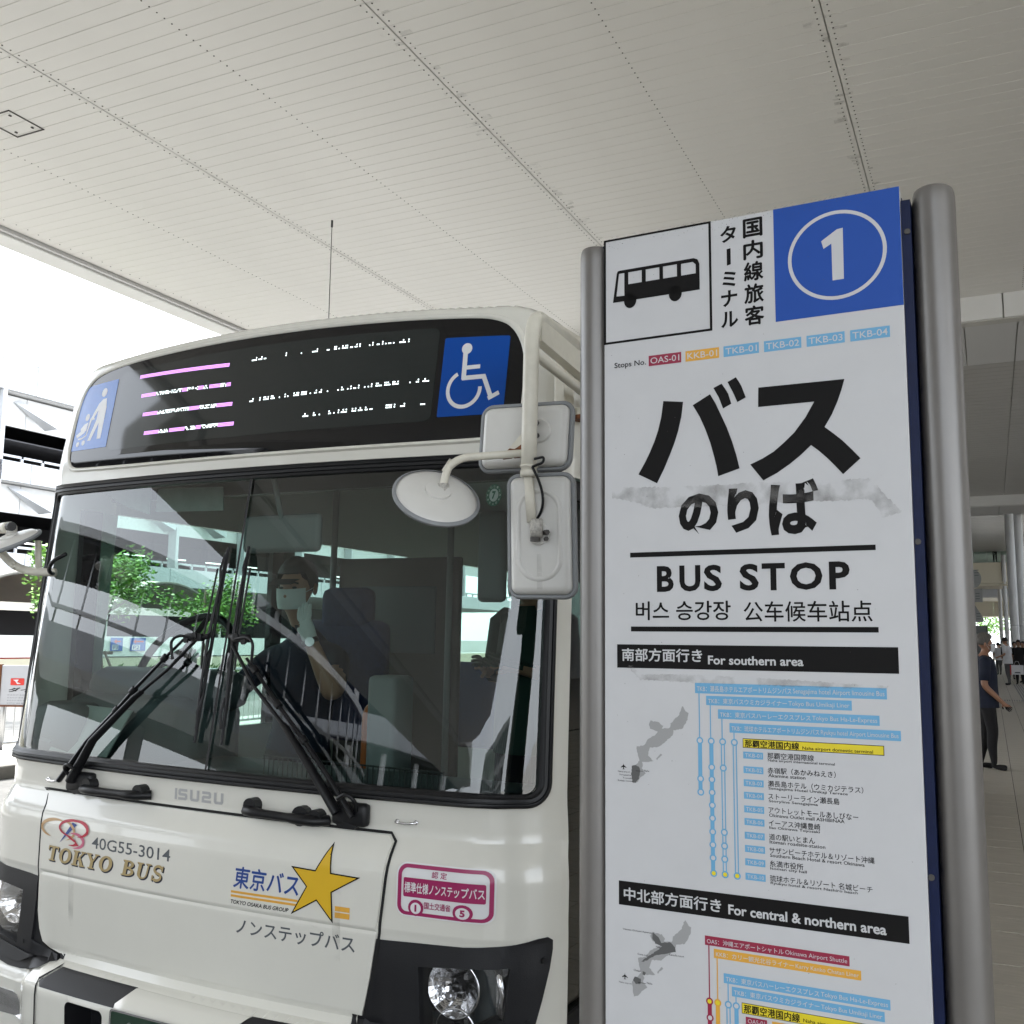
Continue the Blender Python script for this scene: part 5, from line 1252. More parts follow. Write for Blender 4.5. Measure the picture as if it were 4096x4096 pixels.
for s, a, b_, m in (('OAS-01', 99, 169, 'maroon'), ('KKB-01', 178, 248, 'oran'), ('TKB-01', 257, 328, 'lblue'), ('TKB-02', 338, 410, 'lblue'), ('TKB-03', 420, 491, 'lblue'), ('TKB-04', 501, 572, 'lblue')):
    sp('route_tag', [box_(a, 267, b_, 289)], .4, m); st_(s, a + 4, b_ - 4, 271.5, 284.5, 'panel_w', .8, .004)
for P in ([(130, 366), (172, 372), (168, 402), (161, 431), (153, 455), (143, 479), (130, 508), (115, 536), (75, 515), (90, 490), (99, 473), (110, 449), (118, 427), (125, 400)],
          [(192, 381), (228, 362), (239, 382), (249, 405), (261, 433), (271, 462), (279, 490), (285, 517), (242, 530), (239, 510), (235, 492), (227, 461), (217, 432), (206, 406)],
          [(235, 350), (252, 343), (259, 354), (265, 365), (271, 386), (254, 394), (246, 371)], [(264, 341), (281, 333), (287, 343), (292, 353), (300, 376), (283, 384), (275, 364)],
          [(325, 359), (488, 360), (482, 380), (474, 402), (463, 426), (449, 449), (465, 463), (480, 477), (497, 496), (512, 514), (480, 542), (466, 525), (452, 509), (437, 494), (423, 482), (404, 499), (383, 515), (358, 531), (331, 544), (306, 511), (330, 501), (352, 489), (372, 473), (392, 455), (414, 427), (431, 398), (324, 398)]):
    sp('large_lettering', [P], .5, 'ink')
st_('の', 160, 241, 562, 644, bold=.045); st_('り', 259, 321, 556, 644, bold=.045); st_('ば', 340, 434, 546, 652, bold=.042)
sp('rule', [box_(56, 676, 533, 686)], .5, 'ink'); sp('rule', [box_(57, 826, 533, 836)], .5, 'ink')
xb = 112
for s, a, b_ in (('B', 113, 148), ('U', 160, 203), ('S', 210, 246), ('S', 281, 318), ('T', 324, 368), ('O', 377, 437), ('P', 449, 486)):
    st_(s, a, b_, 705, 757, bold=.032)
st_('버스 승강장', 68, 262, 776, 813, bold=.014); st_('公车候车站点', 288, 523, 778, 816, bold=.010)
sp('black_bar', [box_(27, 862, 565, 909)], .4, 'ink'); st_('南部方面行き', 38, 204, 870, 895, 'panel_w', .8, .02); st_('For southern area', 216, 398, 882, 899, 'panel_w', .8, .022)
def route(s1, s2, x0, x1, t0, t1, m='lblue', split=.6):
    sp('route_bar', [box_(x0, t0, x1, t1)], .4, m); h = t1 - t0; xm = x0 + 4 + (x1 - x0 - 8) * split
    st_(s1, x0 + 4, xm - 2, t0 + h * .24, t0 + h * .82, 'panel_w', .8, .006); st_(s2, xm + 1, x1 - 4, t0 + h * .28, t0 + h * .86, 'panel_w', .8)
route('TKB：瀬長島ホテルエアポートリムジンバス', 'Senagajima hotel Airport limousine Bus', 189, 543, 935, 955, split=.53)
route('TKB：東京バスウミカジライナー', 'Tokyo Bus Umikaji Liner', 211, 482, 959, 977, split=.58)
route('TKB：東京バスハーレーエクスプレス', 'Tokyo Bus Ha-Le-Express', 234, 529, 984, 1002, split=.60)
route('TKB：琉球ホテルエアポートリムジンバス', 'Ryukyu hotel Airport Limousine Bus', 256, 564, 1009, 1027, split=.55)
def vline(x, t0, t1, w_, m='lblue', d=.4): sp('route_line', [box_(x - w_ / 2, t0, x + w_ / 2, t1)], d, m)
def stop(x, t, m='lblue', fill='panel_w', r=6.8):
    sp('stop_ring', [ring_pts(x, t, r, r, 20)], .6, m); sp('stop_dot', [ring_pts(x, t, r * .6, r * .6, 16)], .8, fill)
for x, t in ((197, 955), (219, 977), (241.5, 1002), (264.5, 1027)): vline(x, t, 1050, 2.2)
vline(197.5, 1045, 1142, 8); vline(220, 1045, 1290, 8)
for x, t1 in ((242.5, 1290), (265.5, 1290)):
    vline(x - 2.9, 1045, t1, 2.2); vline(x + 2.9, 1045, t1, 2.2)
for x in (197.5, 220, 242.3, 265): stop(x, 1045)
for t in (1117, 1142): stop(198, t)
for t in (1094, 1117, 1141, 1165, 1189, 1214, 1238, 1262): stop(220.3, t)
for t in (1094, 1213, 1238, 1262): stop(242.8, t)
for x in (221, 243, 266): stop(x, 1290, fill='yel')
sp('yellow_band', [box_(281, 1036.5, 535, 1054)], .4, 'ink'); sp('yellow_band', [box_(282.2, 1037.7, 533.8, 1052.8)], .6, 'yel')
st_('那覇空港国内線', 285, 386, 1039, 1052, d=.9, bold=.02); st_('Naha airport domestic terminal', 392, 516, 1045.5, 1053, d=.9, bold=.008)
ST = [('那覇空港国際線', 'Naha airport international terminal', 412, 449, 1061), ('赤嶺駅（あかみねえき）', 'Akamine station', 450, 396, 1088), ('瀬長島ホテル（ウミカジテラス）', 'Senagajima Hotel Umikaji Terrace', 497, 470, 1112), ('ストーリーライン瀬長島', 'Storyline Senagajima', 455, 417, 1135), ('アウトレットモールあしびなー', 'Okinawa Outlet mall ASHIBINAA', 487, 463, 1160), ('イーアス沖縄豊崎', 'Iias Okinawa Toyosaki', 420, 419, 1183), ('道の駅いとまん', 'Itoman roadsite-station', 410, 428, 1208), ('サザンビーチホテル＆リゾート沖縄', 'Southern Beach Hotel & resort Okinawa', 512, 495, 1232), ('糸満市役所', 'Itoman city hall', 388, 394, 1256), ('琉球ホテル＆リゾート 名城ビーチ', 'Ryukyu hotel & resort Nashiro beach', 507, 482, 1282)]
for k, (j, e, xj, xe, t) in enumerate(ST):
    sp('route_tag', [box_(281.5, t, 319, t + 12.8)], .4, 'lblue'); st_('TKB-%02d' % (k + 1), 285, 316, t + 3, t + 10, 'panel_w', .8)
    st_(j, 327, xj, t - 1, t + 10.5, d=.5, bold=.004); st_(e, 328, xe, t + 10.8, t + 17, d=.5, bold=.006, res=2)
sp('black_bar', [box_(29, 1324.5, 565, 1370)], .4, 'ink'); st_('中北部方面行き', 40, 234, 1336, 1360, 'panel_w', .8, .02); st_('For central & northern area', 248, 528, 1343, 1361, 'panel_w', .8, .024)
route('OAS：沖縄エアポートシャトル', 'Okinawa Airport Shuttle', 202, 464, 1405, 1422, 'maroon', .57); route('KKB：カリー観光北谷ライナー', 'Karry Kanko Chatan Liner', 219, 483, 1426.5, 1443, 'oran', .57)
route('TKB：東京バスハーレーエクスプレス', 'Tokyo Bus Ha-Le-Express', 237, 530, 1467.5, 1485, split=.60); route('TKB：東京バスウミカジライナー', 'Tokyo Bus Umikaji Liner', 252, 520, 1489, 1506, split=.60)
for x, t, m in ((209.5, 1422, 'maroon'), (225, 1443, 'oran'), (245, 1485, 'lblue'), (259.5, 1506, 'lblue')): vline(x, t, 1525, 2.2, m)
vline(209.5, 1522, 2100, 8, 'maroon'); vline(225, 1522, 2100, 8, 'oran'); vline(260, 1522, 2100, 8)
for dx in (-2.9, 2.9): vline(245 + dx, 1522, 2100, 2.2)
stop(209.5, 1522, 'maroon', 'yel'); stop(225, 1522, 'oran', 'yel'); stop(245, 1522); stop(260, 1522)
stop(210, 1551, 'maroon')
sp('yellow_band', [box_(270, 1514, 535, 1533)], .4, 'ink'); sp('yellow_band', [box_(271, 1515, 534, 1532)], .6, 'yel'); st_('那覇空港国内線', 274, 375, 1516.5, 1531, d=.9, bold=.02); st_('Naha airport domestic terminal', 381, 512, 1523, 1531, d=.9, bold=.008)
sp('route_tag', [box_(277, 1537.5, 316, 1551)], .4, 'maroon'); st_('OAS-01', 281, 312, 1540.5, 1548, 'panel_w', .8); sp('route_tag', [box_(325, 1537.5, 364, 1551)], .4, 'oran')
# maps
mp1 = [(163, 980), (170, 991), (175, 994), (173, 1007), (163, 1025), (145, 1028), (142, 1038), (128, 1051), (114, 1062), (95, 1064), (91, 1079), (103, 1090), (86, 1093), (78, 1092), (81, 1098), (79, 1106), (87, 1115), (75, 1124), (68, 1134), (59, 1135), (57, 1123), (56, 1109), (61, 1102), (66, 1100), (73, 1090), (67, 1064), (83, 1060), (93, 1047), (111, 1036), (113, 1032), (97, 1028), (93, 1020), (97, 1012), (116, 1014), (123, 1021), (121, 1026), (136, 1025), (139, 1015), (156, 998)]
def jag(P, a=.9, seed=1):
    r_ = random.Random(seed); O = []
    for i, p in enumerate(P):
        q = P[(i + 1) % len(P)]; n = max(1, int(math.hypot(q[0] - p[0], q[1] - p[1]) / 3))
        for j in range(n): O.append((p[0] + (q[0] - p[0]) * j / n + r_.uniform(-a, a), p[1] + (q[1] - p[1]) * j / n + r_.uniform(-a, a)))
    return O
sp('island_map', [jag(mp1)], .4, 'lgrey'); sp('island_map', [jag([(118, 1074), (121, 1077), (115, 1082), (110, 1088), (108, 1085)], .5), jag([(140, 1086), (142, 1086), (141, 1089)], .2)], .4, 'lgrey')
sp('map_district', [jag([(58, 1101), (66, 1100), (73, 1103), (75, 1112), (72, 1126), (66, 1134), (59, 1134), (56, 1118)], .7)], .6, 'dgrey')
mp2 = [(x + .5, y + 401) if y < 1096 else (x, y + 402) for x, y in mp1]
sp('island_map', [jag(mp2, .9, 2)], .4, 'lgrey'); sp('island_map', [jag([(117, 1474), (119, 1478), (112, 1484), (108, 1489), (107, 1485)], .5)], .4, 'lgrey')
sp('map_district', [jag([(99, 1414), (109, 1420), (116, 1430), (134, 1427), (143, 1435), (144, 1443), (121, 1451), (107, 1454), (80, 1470), (75, 1470), (94, 1456), (109, 1445), (117, 1437), (104, 1433), (98, 1425)], .8, 4), jag([(78, 1488), (84, 1490), (82, 1496), (77, 1494)], .4), jag([(62, 1500), (74, 1503), (73, 1512), (64, 1514), (58, 1508)], .6)], .6, 'dgrey')
def plane(cx, cy, r=7):
    sp('aircraft_mark', [[(cx, cy - r), (cx + .9, cy - r * .4), (cx + r, cy + r * .25), (cx + r, cy + r * .45), (cx + 1, cy + r * .15), (cx + .8, cy + r * .7), (cx + 2.6, cy + r), (cx, cy + r * .9), (cx - 2.6, cy + r), (cx - .8, cy + r * .7), (cx - 1, cy + r * .15), (cx - r, cy + r * .45), (cx - r, cy + r * .25), (cx - .9, cy - r * .4)]], .5, 'ink')
plane(40, 1104, 6); plane(41, 1503, 6)
for s, x0, x1, t in (('Naha airport', 28, 54, 1114), ('Senagajima', 31, 56, 1120), ('Toyosaki', 38, 58, 1126), ('Itoman', 28, 42, 1131), ('Naha', 83, 94, 1109), ('Okinawa Churaumi Aquarium', 37, 97, 1415), ('Nago', 105, 117, 1439), ('Kanucha resort', 132, 161, 1449), ('Onna-son', 67, 88, 1457), ('Chatan', 59, 73, 1488), ('Naha airport', 29, 55, 1515), ('Naha', 86, 97, 1508)):
    st_(s, x0, x1, t - 1.5, t + 2.5, bold=.004, res=1)
for a in ((66, 1110.5, 81, 1111.2), (44, 1131.6, 60, 1132.4), (68, 1509.6, 84, 1510.4)): sp('map_leader', [box_(*a)], .7, 'ink')
# old tape residue, dirt along the top
sp('tape_residue', [jag([(17, 539), (150, 546), (330, 548), (529, 553), (553, 586), (581, 618), (548, 627), (528, 592), (300, 590), (103, 587), (60, 570), (19, 561)], 2, 6)], 1.1, 'residue')
sp('tape_residue', [jag([(51, 906), (62, 905), (76, 922), (150, 919), (363, 924), (484, 929), (549, 931), (539, 938), (424, 937), (187, 935), (75, 932)], 1.4, 7)], 1.1, 'residue')
dd = random.Random(9); PLs = []
for k in range(260):
    x = dd.uniform(2, 590); t = abs(dd.gauss(0, 14)) if k < 150 else dd.uniform(5, 1500); r_ = dd.uniform(.25, .9)
    PLs.append([(x + r_ * math.cos(q) * dd.uniform(.5, 1.2), t + r_ * math.sin(q) * dd.uniform(.5, 1.2)) for q in (0, 1.2, 2.4, 3.6, 4.8)])
tag(polys('specks', PLs, sg_(1.2), M['screw'], sign), kind='stuff')
hr = B()
for k in range(260):
    s = dd.uniform(-15, 590); t = dd.uniform(-6, 1) if s > 0 else dd.uniform(0, 120); a = dd.uniform(-.6, .6); l = dd.uniform(2, 7)
    p = Vector((s / 1000, dd.uniform(-.0015, .02), ZT - t / 1000)); hr.tube([p, p + Vector((l / 1000 * math.cos(a), 0, l / 1000 * math.sin(a) * .5 + .0008))], .00022, 3, False)
tag(hr.out('cobweb', M['lgrey'], sign), kind='stuff')
# ================================================================ people
def body(name, J, E_, zones, mats, parent, sub=2):
    """one continuous skinned surface; J name -> (pos, radius or (rx,ry)); E_ edges; zones(co) -> material index"""
    names = list(J); idx = {n: i for i, n in enumerate(names)}
    me = bpy.data.meshes.new(name); me.from_pydata([J[n][0] for n in names], [(idx[a], idx[b_]) for a, b_ in E_], []); me.update()
    o = bpy.data.objects.new(name, me); COL.objects.link(o)
    md = o.modifiers.new('skin', 'SKIN'); md.use_smooth_shade = True
    if not me.skin_vertices: me.skin_vertices.new() if hasattr(me.skin_vertices, 'new') else None
    bpy.context.view_layer.objects.active = o
    if len(me.skin_vertices) == 0:
        o.select_set(True); bpy.ops.object.mode_set(mode='EDIT'); bpy.ops.mesh.customdata_skin_add(); bpy.ops.object.mode_set(mode='OBJECT'); o.select_set(False)
    for n in names:
        r = J[n][1]; me.skin_vertices[0].data[idx[n]].radius = r if isinstance(r, tuple) else (r, r)
    me.skin_vertices[0].data[0].use_root = True
    s_ = o.modifiers.new('sub', 'SUBSURF'); s_.levels = sub; s_.render_levels = sub
    dg = bpy.context.evaluated_depsgraph_get(); m2 = bpy.data.meshes.new_from_object(o.evaluated_get(dg)); bpy.data.objects.remove(o)
    m2.materials.clear()
    for m in mats: m2.materials.append(m)
    for p in m2.polygons: p.material_index = zones(p.center); p.use_smooth = True
    ob = bpy.data.objects.new(name, m2); COL.objects.link(ob)
    if parent: ob.parent = parent
    return ob
def hand(J, E_, key, wrist, dirv, side, curl=.5, sc_=1.0):
    """adds palm, four fingers and a thumb to a skin graph"""
    d = Vector(dirv).normalized(); s = Vector(side); s = (s - d * s.dot(d)).normalized(); n = d.cross(s); w_ = Vector(J[wrist][0])
    J[key + 'p'] = (w_ + d * .045 * sc_, (.030 * sc_, .015 * sc_)); E_.append((wrist, key + 'p'))
    for k, (off, ln) in enumerate(((-.027, .068), (-.009, .078), (.009, .073), (.027, .058))):
        b0 = w_ + d * .088 * sc_ + s * off * sc_; a = key + 'f%d' % k
        m1 = b0 + (d * (1 - curl * .35) + n * curl * .6) * ln * .45 * sc_; m2_ = m1 + (d * (1 - curl) + n * curl) .normalized() * ln * .5 * sc_
        J[a + '0'] = (b0, .0095 * sc_); J[a + '1'] = (m1, .0085 * sc_); J[a + '2'] = (m2_, .007 * sc_)
        E_ += [(key + 'p', a + '0'), (a + '0', a + '1'), (a + '1', a + '2')]
    t0 = w_ + d * .035 * sc_ - s * .036 * sc_ + n * .008; t1 = t0 + (d * .7 - s * .5 + n * .4).normalized() * .042 * sc_
    J[key + 't0'] = (t0, .011 * sc_); J[key + 't1'] = (t1, .009 * sc_); E_ += [(key + 'p', key + 't0'), (key + 't0', key + 't1')]
def headparts(parent, c, fwd, sc_, hairm, mask=None, hat=None, long=0):
    """hair, ears, eyes, mask on a head whose centre is c and which looks along fwd"""
    f = Vector(fwd).normalized(); r = f.cross(Vector((0, 0, 1))).normalized(); u = r.cross(f); T_ = lambda x, y, z: c + r * x * sc_ + f * y * sc_ + u * z * sc_
    rn = random.Random(3); V = []; F = []; n = 14
    for i in range(n + 1):
        for j in range(2 * n):
            a = math.pi * i / n; b_ = math.pi * j / n; x, y, z = math.sin(a) * math.cos(b_), math.sin(a) * math.sin(b_), math.cos(a)
            k = 1 + rn.uniform(-.03, .03)
            low = -.35 - long if y < .25 else (.38 if y > .6 else .1)
            zz = max(z, low); V.append(T_(.087 * x * k, -.008 + .105 * y * k * (.80 if y > .55 and z < .45 else 1), .028 + (.112 * zz * k)))
    for i in range(n):
        for j in range(2 * n): F.append((i * 2 * n + j, (i + 1) * 2 * n + j, (i + 1) * 2 * n + (j + 1) % (2 * n), i * 2 * n + (j + 1) % (2 * n)))
    mk('hair' if not hat else 'cap', V, F, hat or hairm, parent, smooth=True)
    if hat: q = B(); q.add([T_(-.06, .08, .05), T_(.06, .08, .05), T_(.05, .16, .035), T_(-.05, .16, .035)], [(0, 1, 2, 3)]); q.out('cap_peak', hat, parent)
    q = B()
    for s in (-1, 1): q.sph(T_(.084 * s, -.005, -.005), .019 * sc_, 6, (.5, .8, 1.4))
    q.out('ear', M['skin2'], parent, smooth=True)
    q = B()
    for s in (-1, 1): q.sph(T_(.032 * s, .083, .012), .010 * sc_, 6, (1.2, .6, .6))
    q.out('eye', M['int_dark'], parent, smooth=True)
    q = B()
    for s in (-1, 1): q.tube([T_(.015 * s, .092, .030), T_(.035 * s, .09, .036), T_(.052 * s, .082, .030)], .004 * sc_, 5)
    q.out('eyebrow', M['hair_d'], parent, smooth=True)
    if mask:
        V = []; F = []; m_ = 10
        for i in range(7):
            for j in range(m_ + 1):
                a = math.radians(-62 + 124 * j / m_); z = .008 - .088 * i / 6; bulge = 1 + .14 * math.sin(math.pi * i / 6) + (.05 if abs(a) < .3 and i < 4 else 0) + (.012 if i % 2 else -.008)
                V.append(T_(.080 * math.sin(a), .084 * math.cos(a) * bulge + .014, z))
        for i in range(6):
            for j in range(m_): F.append((i * (m_ + 1) + j, i * (m_ + 1) + j + 1, (i + 1) * (m_ + 1) + j + 1, (i + 1) * (m_ + 1) + j))
        mk('face_mask', V, F, mask, parent, smooth=True)
        q = B()
        for s in (-1, 1): q.tube([T_(.070 * s, .055, -.01), T_(.086 * s, .0, .005), T_(.070 * s, .05, -.06)], .0022 * sc_, 5)
        q.out('ear_loop', mask, parent, smooth=True)
def headnodes(J, E_, neck, c, fwd, sc_=1):
    f = Vector(fwd).normalized(); J['jaw'] = (c + f * .022 * sc_ + Vector((0, 0, -.062 * sc_)), (.058 * sc_, .060 * sc_)); J['face'] = (c + f * .010 * sc_ + Vector((0, 0, -.01 * sc_)), (.078 * sc_, .088 * sc_)); J['skull'] = (c - f * .006 * sc_ + Vector((0, 0, .05 * sc_)), (.080 * sc_, .090 * sc_)); J['crown'] = (c + Vector((0, 0, .095 * sc_)), (.045 * sc_, .05 * sc_)); J['nose'] = (c + f * .105 * sc_ + Vector((0, 0, -.022 * sc_)), .009 * sc_)
    E_ += [(neck, 'jaw'), ('jaw', 'face'), ('face', 'skull'), ('skull', 'crown')]
def standing(x, y, h, face, label, pants, shirt, hairm=None, mask=None, arms='down', group=None, hat=None, bag=None, shoes='black_cloth', skirt=False, z0=0, lean=0, long=0, sub=2, nm='person', skin='skin'):
    hairm = hairm or M['hair_d']; k = h / 1.7
    p = empty(nm, (x, y, z0), face, label=label, cat='person', group=group)      # local frame: the person looks along +Y
    J = {'pelvis': (Vector((0, 0, .92 * k)), (.135 * k, .10 * k))}; E_ = []
    def nd(n, v, r, par): J[n] = (Vector(v) * k, r if isinstance(r, tuple) else r * k); E_.append((par, n))
    nd('waist', (0, .0 + lean * .3, 1.05), (.125 * k, .095 * k), 'pelvis'); nd('chest', (0, .0 + lean * .6, 1.25), (.15 * k, .105 * k), 'waist'); nd('upper', (0, -.01 + lean * .8, 1.38), (.12 * k, .085 * k), 'chest')
    nd('neck', (0, .0 + lean, 1.46), .050, 'upper'); c = Vector((0, .015 + lean * 1.15, 1.585)) * k; J['neck2'] = (c + Vector((0, -.01, -.10 * k)), .048 * k); E_.append(('neck', 'neck2')); headnodes(J, E_, 'neck2', c, (0, 1, -.1 if not lean else -.45), k * 1.06)
    step = .10
    for s, n in ((-1, 'l'), (1, 'r')):
        nd(n + 'hip', (.085 * s, 0, .86), .105, 'pelvis'); nd(n + 'knee', (.09 * s, .02 + step * .3 * s, .48), .074, n + 'hip'); nd(n + 'calf', (.09 * s, -.01 + step * .4 * s, .30), .066, n + 'knee'); nd(n + 'ank', (.09 * s, -.02 + step * .7 * s, .09), .040, n + 'calf'); nd(n + 'heel', (.092 * s, -.03 + step * .7 * s, .045), .036, n + 'ank'); nd(n + 'toe', (.10 * s, .13 + step * .7 * s, .032), (.040 * k, .024 * k), n + 'heel')
        nd(n + 'sh', (.175 * s, -.01 + lean * .8, 1.37), .060, 'upper')
        if arms == 'down' or (arms == 'one' and s < 0): el, wr = (.235 * s, -.02, 1.10), (.235 * s, .09, .87)
        elif arms == 'forward': el, wr = (.225 * s, -.01, 1.10), (.20 * s, .24, 1.02)
        elif arms == 'walk': el, wr = ((.225, -.04, 1.06), (.20, .16, .86)) if s > 0 else ((-.225, -.08, 1.10), (-.22, -.04, .88))
        else: el, wr = (.22 * s, .0, 1.11), (.09 * s, .22, 1.17)
        nd(n + 'el', el, .044, n + 'sh'); nd(n + 'wr', wr, .028, n + 'el'); dv = (Vector(wr) - Vector(el)).normalized()
        hand(J, E_, n + 'h', n + 'wr', dv, (0, .6, .8) if arms != 'down' else (0, 1, .0), .5, k)
    pz = (.84 if not skirt else .50) * k; sz = 1.42 * k
    def zn(co):
        ax = abs(co.x) / k
        if co.z < .075 * k: return 3
        if co.z > sz + (.015 if ax < .08 else .10) * k: return 2
        arm = ax > .185 or (co.y / k > .135 and co.z > .8 * k and co.z < 1.3 * k)
        if co.z > .80 * k and arm: return 1 if co.z > 1.17 * k else 2
        if co.z < pz: return 0
        return 1
    b_ = body('body', J, E_, zn, [M[pants], M[shirt], M[skin], M[shoes]], p, sub)
    headparts(p, c, (0, 1, -.1 if not lean else -.45), k * 1.12, hairm, mask, hat, long)
    # shirt as cloth over the body: hem and short sleeves
    V = []; F = []; n = 20; prof = [(.78, .19, .150), (.92, .185, .148), (1.06, .175, .142), (1.22, .178, .145), (1.36, .165, .122), (1.43, .085, .080)]
    for z, rx, ry in prof: V += [(rx * k * math.cos(2 * math.pi * j / n) , (ry * math.sin(2 * math.pi * j / n) + lean * (z - .9) * 1.2) * k * (1 + .03 * math.sin(5 * j)), z * k) for j in range(n)]
    for i in range(len(prof) - 1):
        for j in range(n): F.append((i * n + j, i * n + (j + 1) % n, (i + 1) * n + (j + 1) % n, (i + 1) * n + j))
    mk('shirt', V, F, M[shirt], p, smooth=True)
    q = B()
    for s in (-1, 1):
        a = J[('l' if s < 0 else 'r') + 'sh'][0]; b2 = J[('l' if s < 0 else 'r') + 'el'][0]; q.tube([a + Vector((-.03 * s * k, 0, .01)), a, a.lerp(b2, .45), a.lerp(b2, .8)], [.07 * k, .072 * k, .067 * k, .064 * k], 14)
    q.out('sleeve', M[shirt], p, smooth=True)
    return p, J
# woman walking to the right, seen from the side, her left part behind the post
w1, J1 = standing(-.085, 13.7, 1.60, math.radians(-90) + .12, 'grey-haired masked person in navy top and black trousers beside the right post', 'black_cloth', 'navy_cloth', M['hair'], M['white_cloth'], 'walk', skin='skin2', shoes='black_cloth')
# group waiting near the far columns
crowd = 'people waiting near the far columns'
m1, J_ = standing(.56, 44, 1.80, math.radians(60), 'man in white T-shirt and dark cap looking down, holding a white and red shopping bag', 'grey_cloth', 'white_cloth', None, None, 'forward', crowd, M['hair_d'], lean=.05, sub=1)
bg_ = empty('shopping_bag', (.86, 43.7, .42), .2, label='white paper shopping bag with a red side held by the man in white', cat='bag')
B().box(-.22, .22, -.06, .06, 0, .36, .005).out('bag_body', M['white_cloth'], bg_); B().box(-.235, -.222, -.07, .07, -.01, .36).out('red_side', M['red'], bg_); B().tube([(-.1, 0, .36), (-.05, 0, .5), (.05, 0, .5), (.1, 0, .36)], .006, 6).out('handle', M['white_cloth'], bg_)
polys('print', [[(-.12, .05), (.12, .05), (.08, .1), (-.08, .1)]], lambda x, y: (x, -.0612, y), M['grey_ink'], bg_)
bp = empty('backpack', (.52, 44.18, 1.05), .6, label='black backpack on the back of the man in white', cat='backpack')
soft(B().box(-.15, .15, -.02, .16, 0, .42, .05).out('pack', M['black_cloth'], bp)); B().tube([(-.1, 0, .4), (-.1, -.22, .38), (-.1, -.24, .2)], .018, 6).tube([(.1, 0, .4), (.1, -.22, .38), (.1, -.24, .2)], .018, 6).out('strap', M['black_cloth'], bp)
standing(.98, 45.2, 1.72, math.radians(170), 'long-haired person in dark clothes just right of the man in white', 'black_cloth', 'black_cloth', M['hair_d'], None, 'down', crowd, long=.4, sub=1)
standing(1.2, 47.5, 1.68, math.radians(150), 'person in black top and pale trousers further right in the group', 'tan_cloth', 'black_cloth', None, None, 'forward', crowd, sub=1)
standing(1.42, 46.0, 1.6, math.radians(200), 'person in dark green at the right edge of the photo', 'grey_cloth', 'green_cloth', None, None, 'down', crowd, sub=1)
for i, (x, y, a, lb, sh, pn) in enumerate(((.33, 60, 20, 'far-off person in white top standing behind the near group', 'white_cloth', 'grey_cloth'), (.95, 52, 200, 'person in dark jacket half hidden behind the long-haired one', 'black_cloth', 'grey_cloth'), (1.35, 54, 160, 'person in tan top near the thick right-hand column', 'tan_cloth', 'black_cloth'), (.80, 66, 190, 'small far person in dark clothes beyond the group', 'navy_cloth', 'black_cloth'))):
    standing(x, y, 1.68, math.radians(a), lb, pn, sh, M['hair_d'], None, 'down', crowd, sub=1)
standing(.62, 92, 1.7, math.radians(180), 'distant person in tan trousers behind the man in white', 'tan_cloth', 'black_cloth', None, None, 'down', crowd, sub=1)
standing(.25, 95, 1.7, math.radians(180), 'distant dark-clothed person left of the man in white', 'black_cloth', 'black_cloth', None, None, 'down', crowd, sub=1)
standing(.62, 92.35, 1.75, math.radians(175), 'person in black standing at the railing of the upper walkway', 'black_cloth', 'black_cloth', M['hair_d'], None, 'folded', None, z0=8.4, sub=1)
# hanging guide boards behind the post
for nm_, pts, y, lb in (('round_guide_sign', ring_pts(-.36, 3.29, .20, .25, 28), 30, 'round pale grey hanging guide sign, top of the three behind the post'), ('square_guide_sign', [(-.62, 2.66), (-.15, 2.66), (-.15, 3.02), (-.62, 3.02)], 30.05, 'square pale grey hanging guide sign, middle of the three behind the post'), ('slanting_guide_sign', [(-.62, 2.12), (-.17, 2.12), (-.15, 2.22), (-.38, 2.64), (-.62, 2.64)], 30.1, 'slanting pale grey guide sign, lowest of the three behind the post')):
    g = empty(nm_, (0, y, 0), label=lb, cat='sign'); n_ = len(pts)
    mk('board', [(a, 0, b_) for a, b_ in pts] + [(a, .06, b_) for a, b_ in pts], [tuple(range(n_)), tuple(range(2 * n_ - 1, n_ - 1, -1))] + [(i, n_ + i, n_ + (i + 1) % n_, (i + 1) % n_) for i in range(n_)], M['dashlight'] if 'dashlight' in M else M['int_white'], g)
    q = B()
    for j in range(3): q.box(-.32, -.22, -.004, 0, pts[0][1] + .08 + j * .07, pts[0][1] + .10 + j * .07)
    q.out('print_lines', M['grey_ink'], g)
B().tube([(-.5, 30.03, -.01), (-.5, 30.03, 3.6)], .04, 10).out('guide_sign_pole', M['steel'], smooth=True, label='grey pole carrying the three guide signs', cat='pole')
tk = empty('kiosk', (-.72, 90, 0), label='grey shelter box in front of the bright far exit', cat='kiosk')
B().box(-.5, .5, 0, 1, 0, 3.15).out('shelter_body', M['int_grey'], tk); B().box(.46, .52, -.02, 1, 0, 3.2).out('frame_post', M['int_dark'], tk)
# driver: white gloved hand raised to his mask, watch on the wrist
dv = empty('person', (-2.76, 3.62, 0), label='bus driver at the wheel, white face mask, white-gloved hand raised to his face', cat='person')
def W(x, y, z): return Vector((x + 2.76, y - 3.62, z))
J = {'pelvis': (W(-2.80, 3.72, .88), (.15, .11))}; E_ = []
def nd(n, v, r, par): J[n] = (v, r); E_.append((par, n))
nd('waist', W(-2.80, 3.74, 1.02), (.14, .10), 'pelvis'); nd('chest', W(-2.79, 3.74, 1.24), (.165, .11), 'waist'); nd('upper', W(-2.78, 3.72, 1.40), (.12, .08), 'chest'); nd('neck', W(-2.76, 3.68, 1.50), .05, 'upper')
hc_ = W(-2.745, 3.60, 1.685); J['neck2'] = (hc_ + Vector((0, .01, -.10)), .05); E_.append(('neck', 'neck2')); fw = Vector((.16, -1, -.18)); headnodes(J, E_, 'neck2', hc_, fw, 1.0)
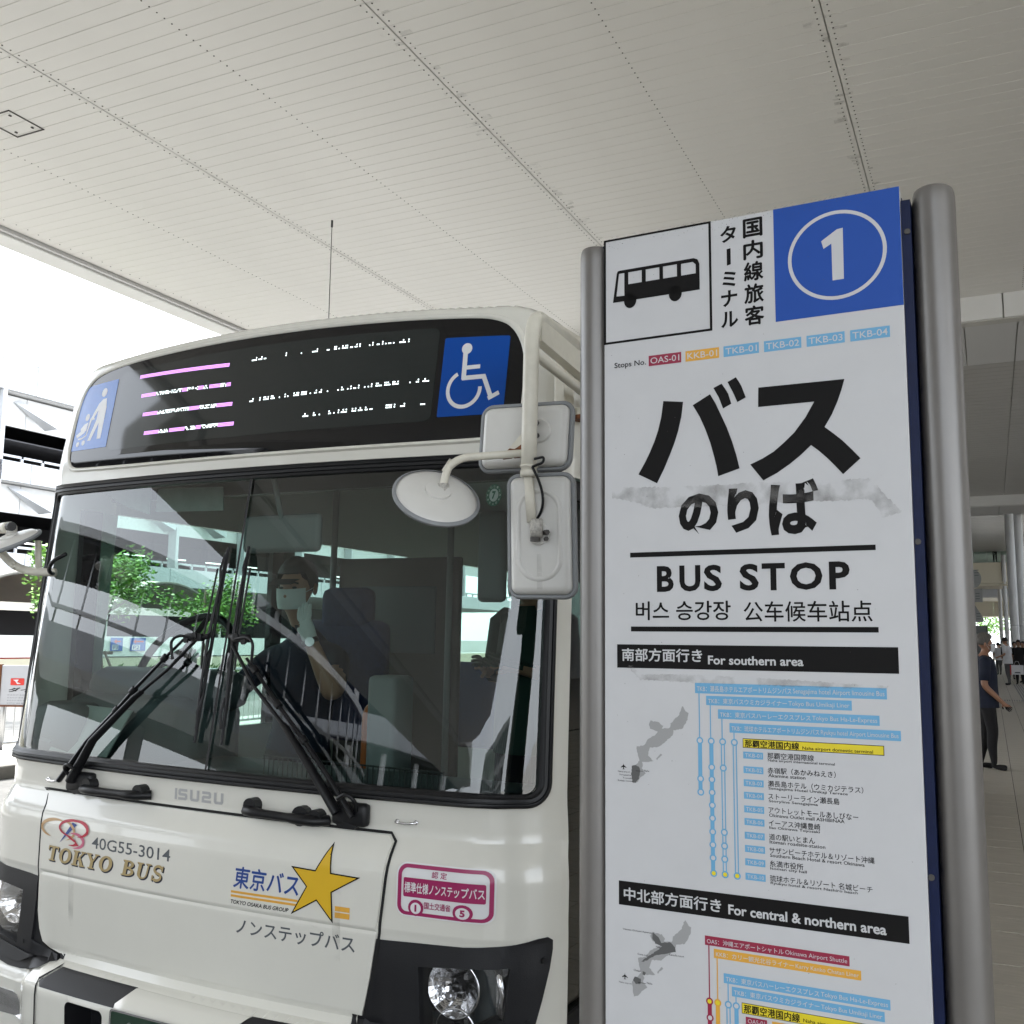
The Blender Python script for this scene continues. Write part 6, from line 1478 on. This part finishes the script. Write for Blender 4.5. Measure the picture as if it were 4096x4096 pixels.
nd('lsh', W(-2.60, 3.72, 1.38), .065, 'upper'); nd('lel', W(-2.41, 3.42, 1.24), .046, 'lsh'); nd('lwr', W(-2.515, 3.39, 1.47), .030, 'lel')
hand(J, E_, 'lh', 'lwr', Vector((-.38, .12, .9)), (.9, 0, .35), .35, 1.05)
nd('rsh', W(-2.96, 3.70, 1.37), .065, 'upper'); nd('rel', W(-3.08, 3.50, 1.16), .046, 'rsh'); nd('rwr', W(-2.98, 3.26, 1.30), .030, 'rel'); hand(J, E_, 'rh', 'rwr', (.1, -.5, .5), (1, 0, 0), .9)
for s, n in ((-1, 'a'), (1, 'b')): nd(n + 'hip', W(-2.80 + .1 * s, 3.66, .86), .09, 'pelvis'); nd(n + 'knee', W(-2.80 + .12 * s, 3.28, .86), .07, n + 'hip'); nd(n + 'foot', W(-2.80 + .12 * s, 3.10, .50), .05, n + 'knee')
el_ = W(-2.41, 3.42, 1.24)
def zd(co):
    co = Vector(co)
    hv = co - J['lwr'][0]; 
    if hv.dot(Vector((-.38, .12, .9)).normalized()) > -.012 and (co - J['lhp'][0]).length < .14 and co.y < hc_.y - .055: return 3
    if (co - J['rhp'][0]).length < .11: return 3
    if co.z > 1.52: return 2
    if (co - el_).length < .30 and co.y < -.06 and (co - el_.lerp(J['lwr'][0], .5)).length < .15 and co.z > 1.22: return 2
    if co.z < .98: return 0
    return 1
body('body', J, E_, zd, [M['black_cloth'], M['navy_cloth'], M['skin'], M['glove']], dv, 2)
headparts(dv, hc_, fw, 1.0, M['hair_d'], M['glove'], hat=M['int_dark'])
wa = J['lwr'][0] - Vector((-.10, .03, .22)).normalized() * .02; ax_ = (J['lwr'][0] - J['lel'][0]).normalized()
B().tube([wa - ax_ * .010, wa + ax_ * .010], .036, 20).out('watch_strap', M['rubber'], dv, smooth=True); B().disc(wa + Vector((.02, -.032, 0)), (.5, -.85, .2), .019, .006, 20).out('watch_face', M['steel'], dv)
# passenger standing near the front door, dark green coat, white mask
ps, _ = standing(-1.93, 4.3, 1.70, math.radians(165), 'passenger in dark green standing inside behind the bus windscreen, right side', 'black_cloth', 'green_cloth', M['hair_d'], M['white_cloth'], 'folded', None, z0=.18, sub=1)
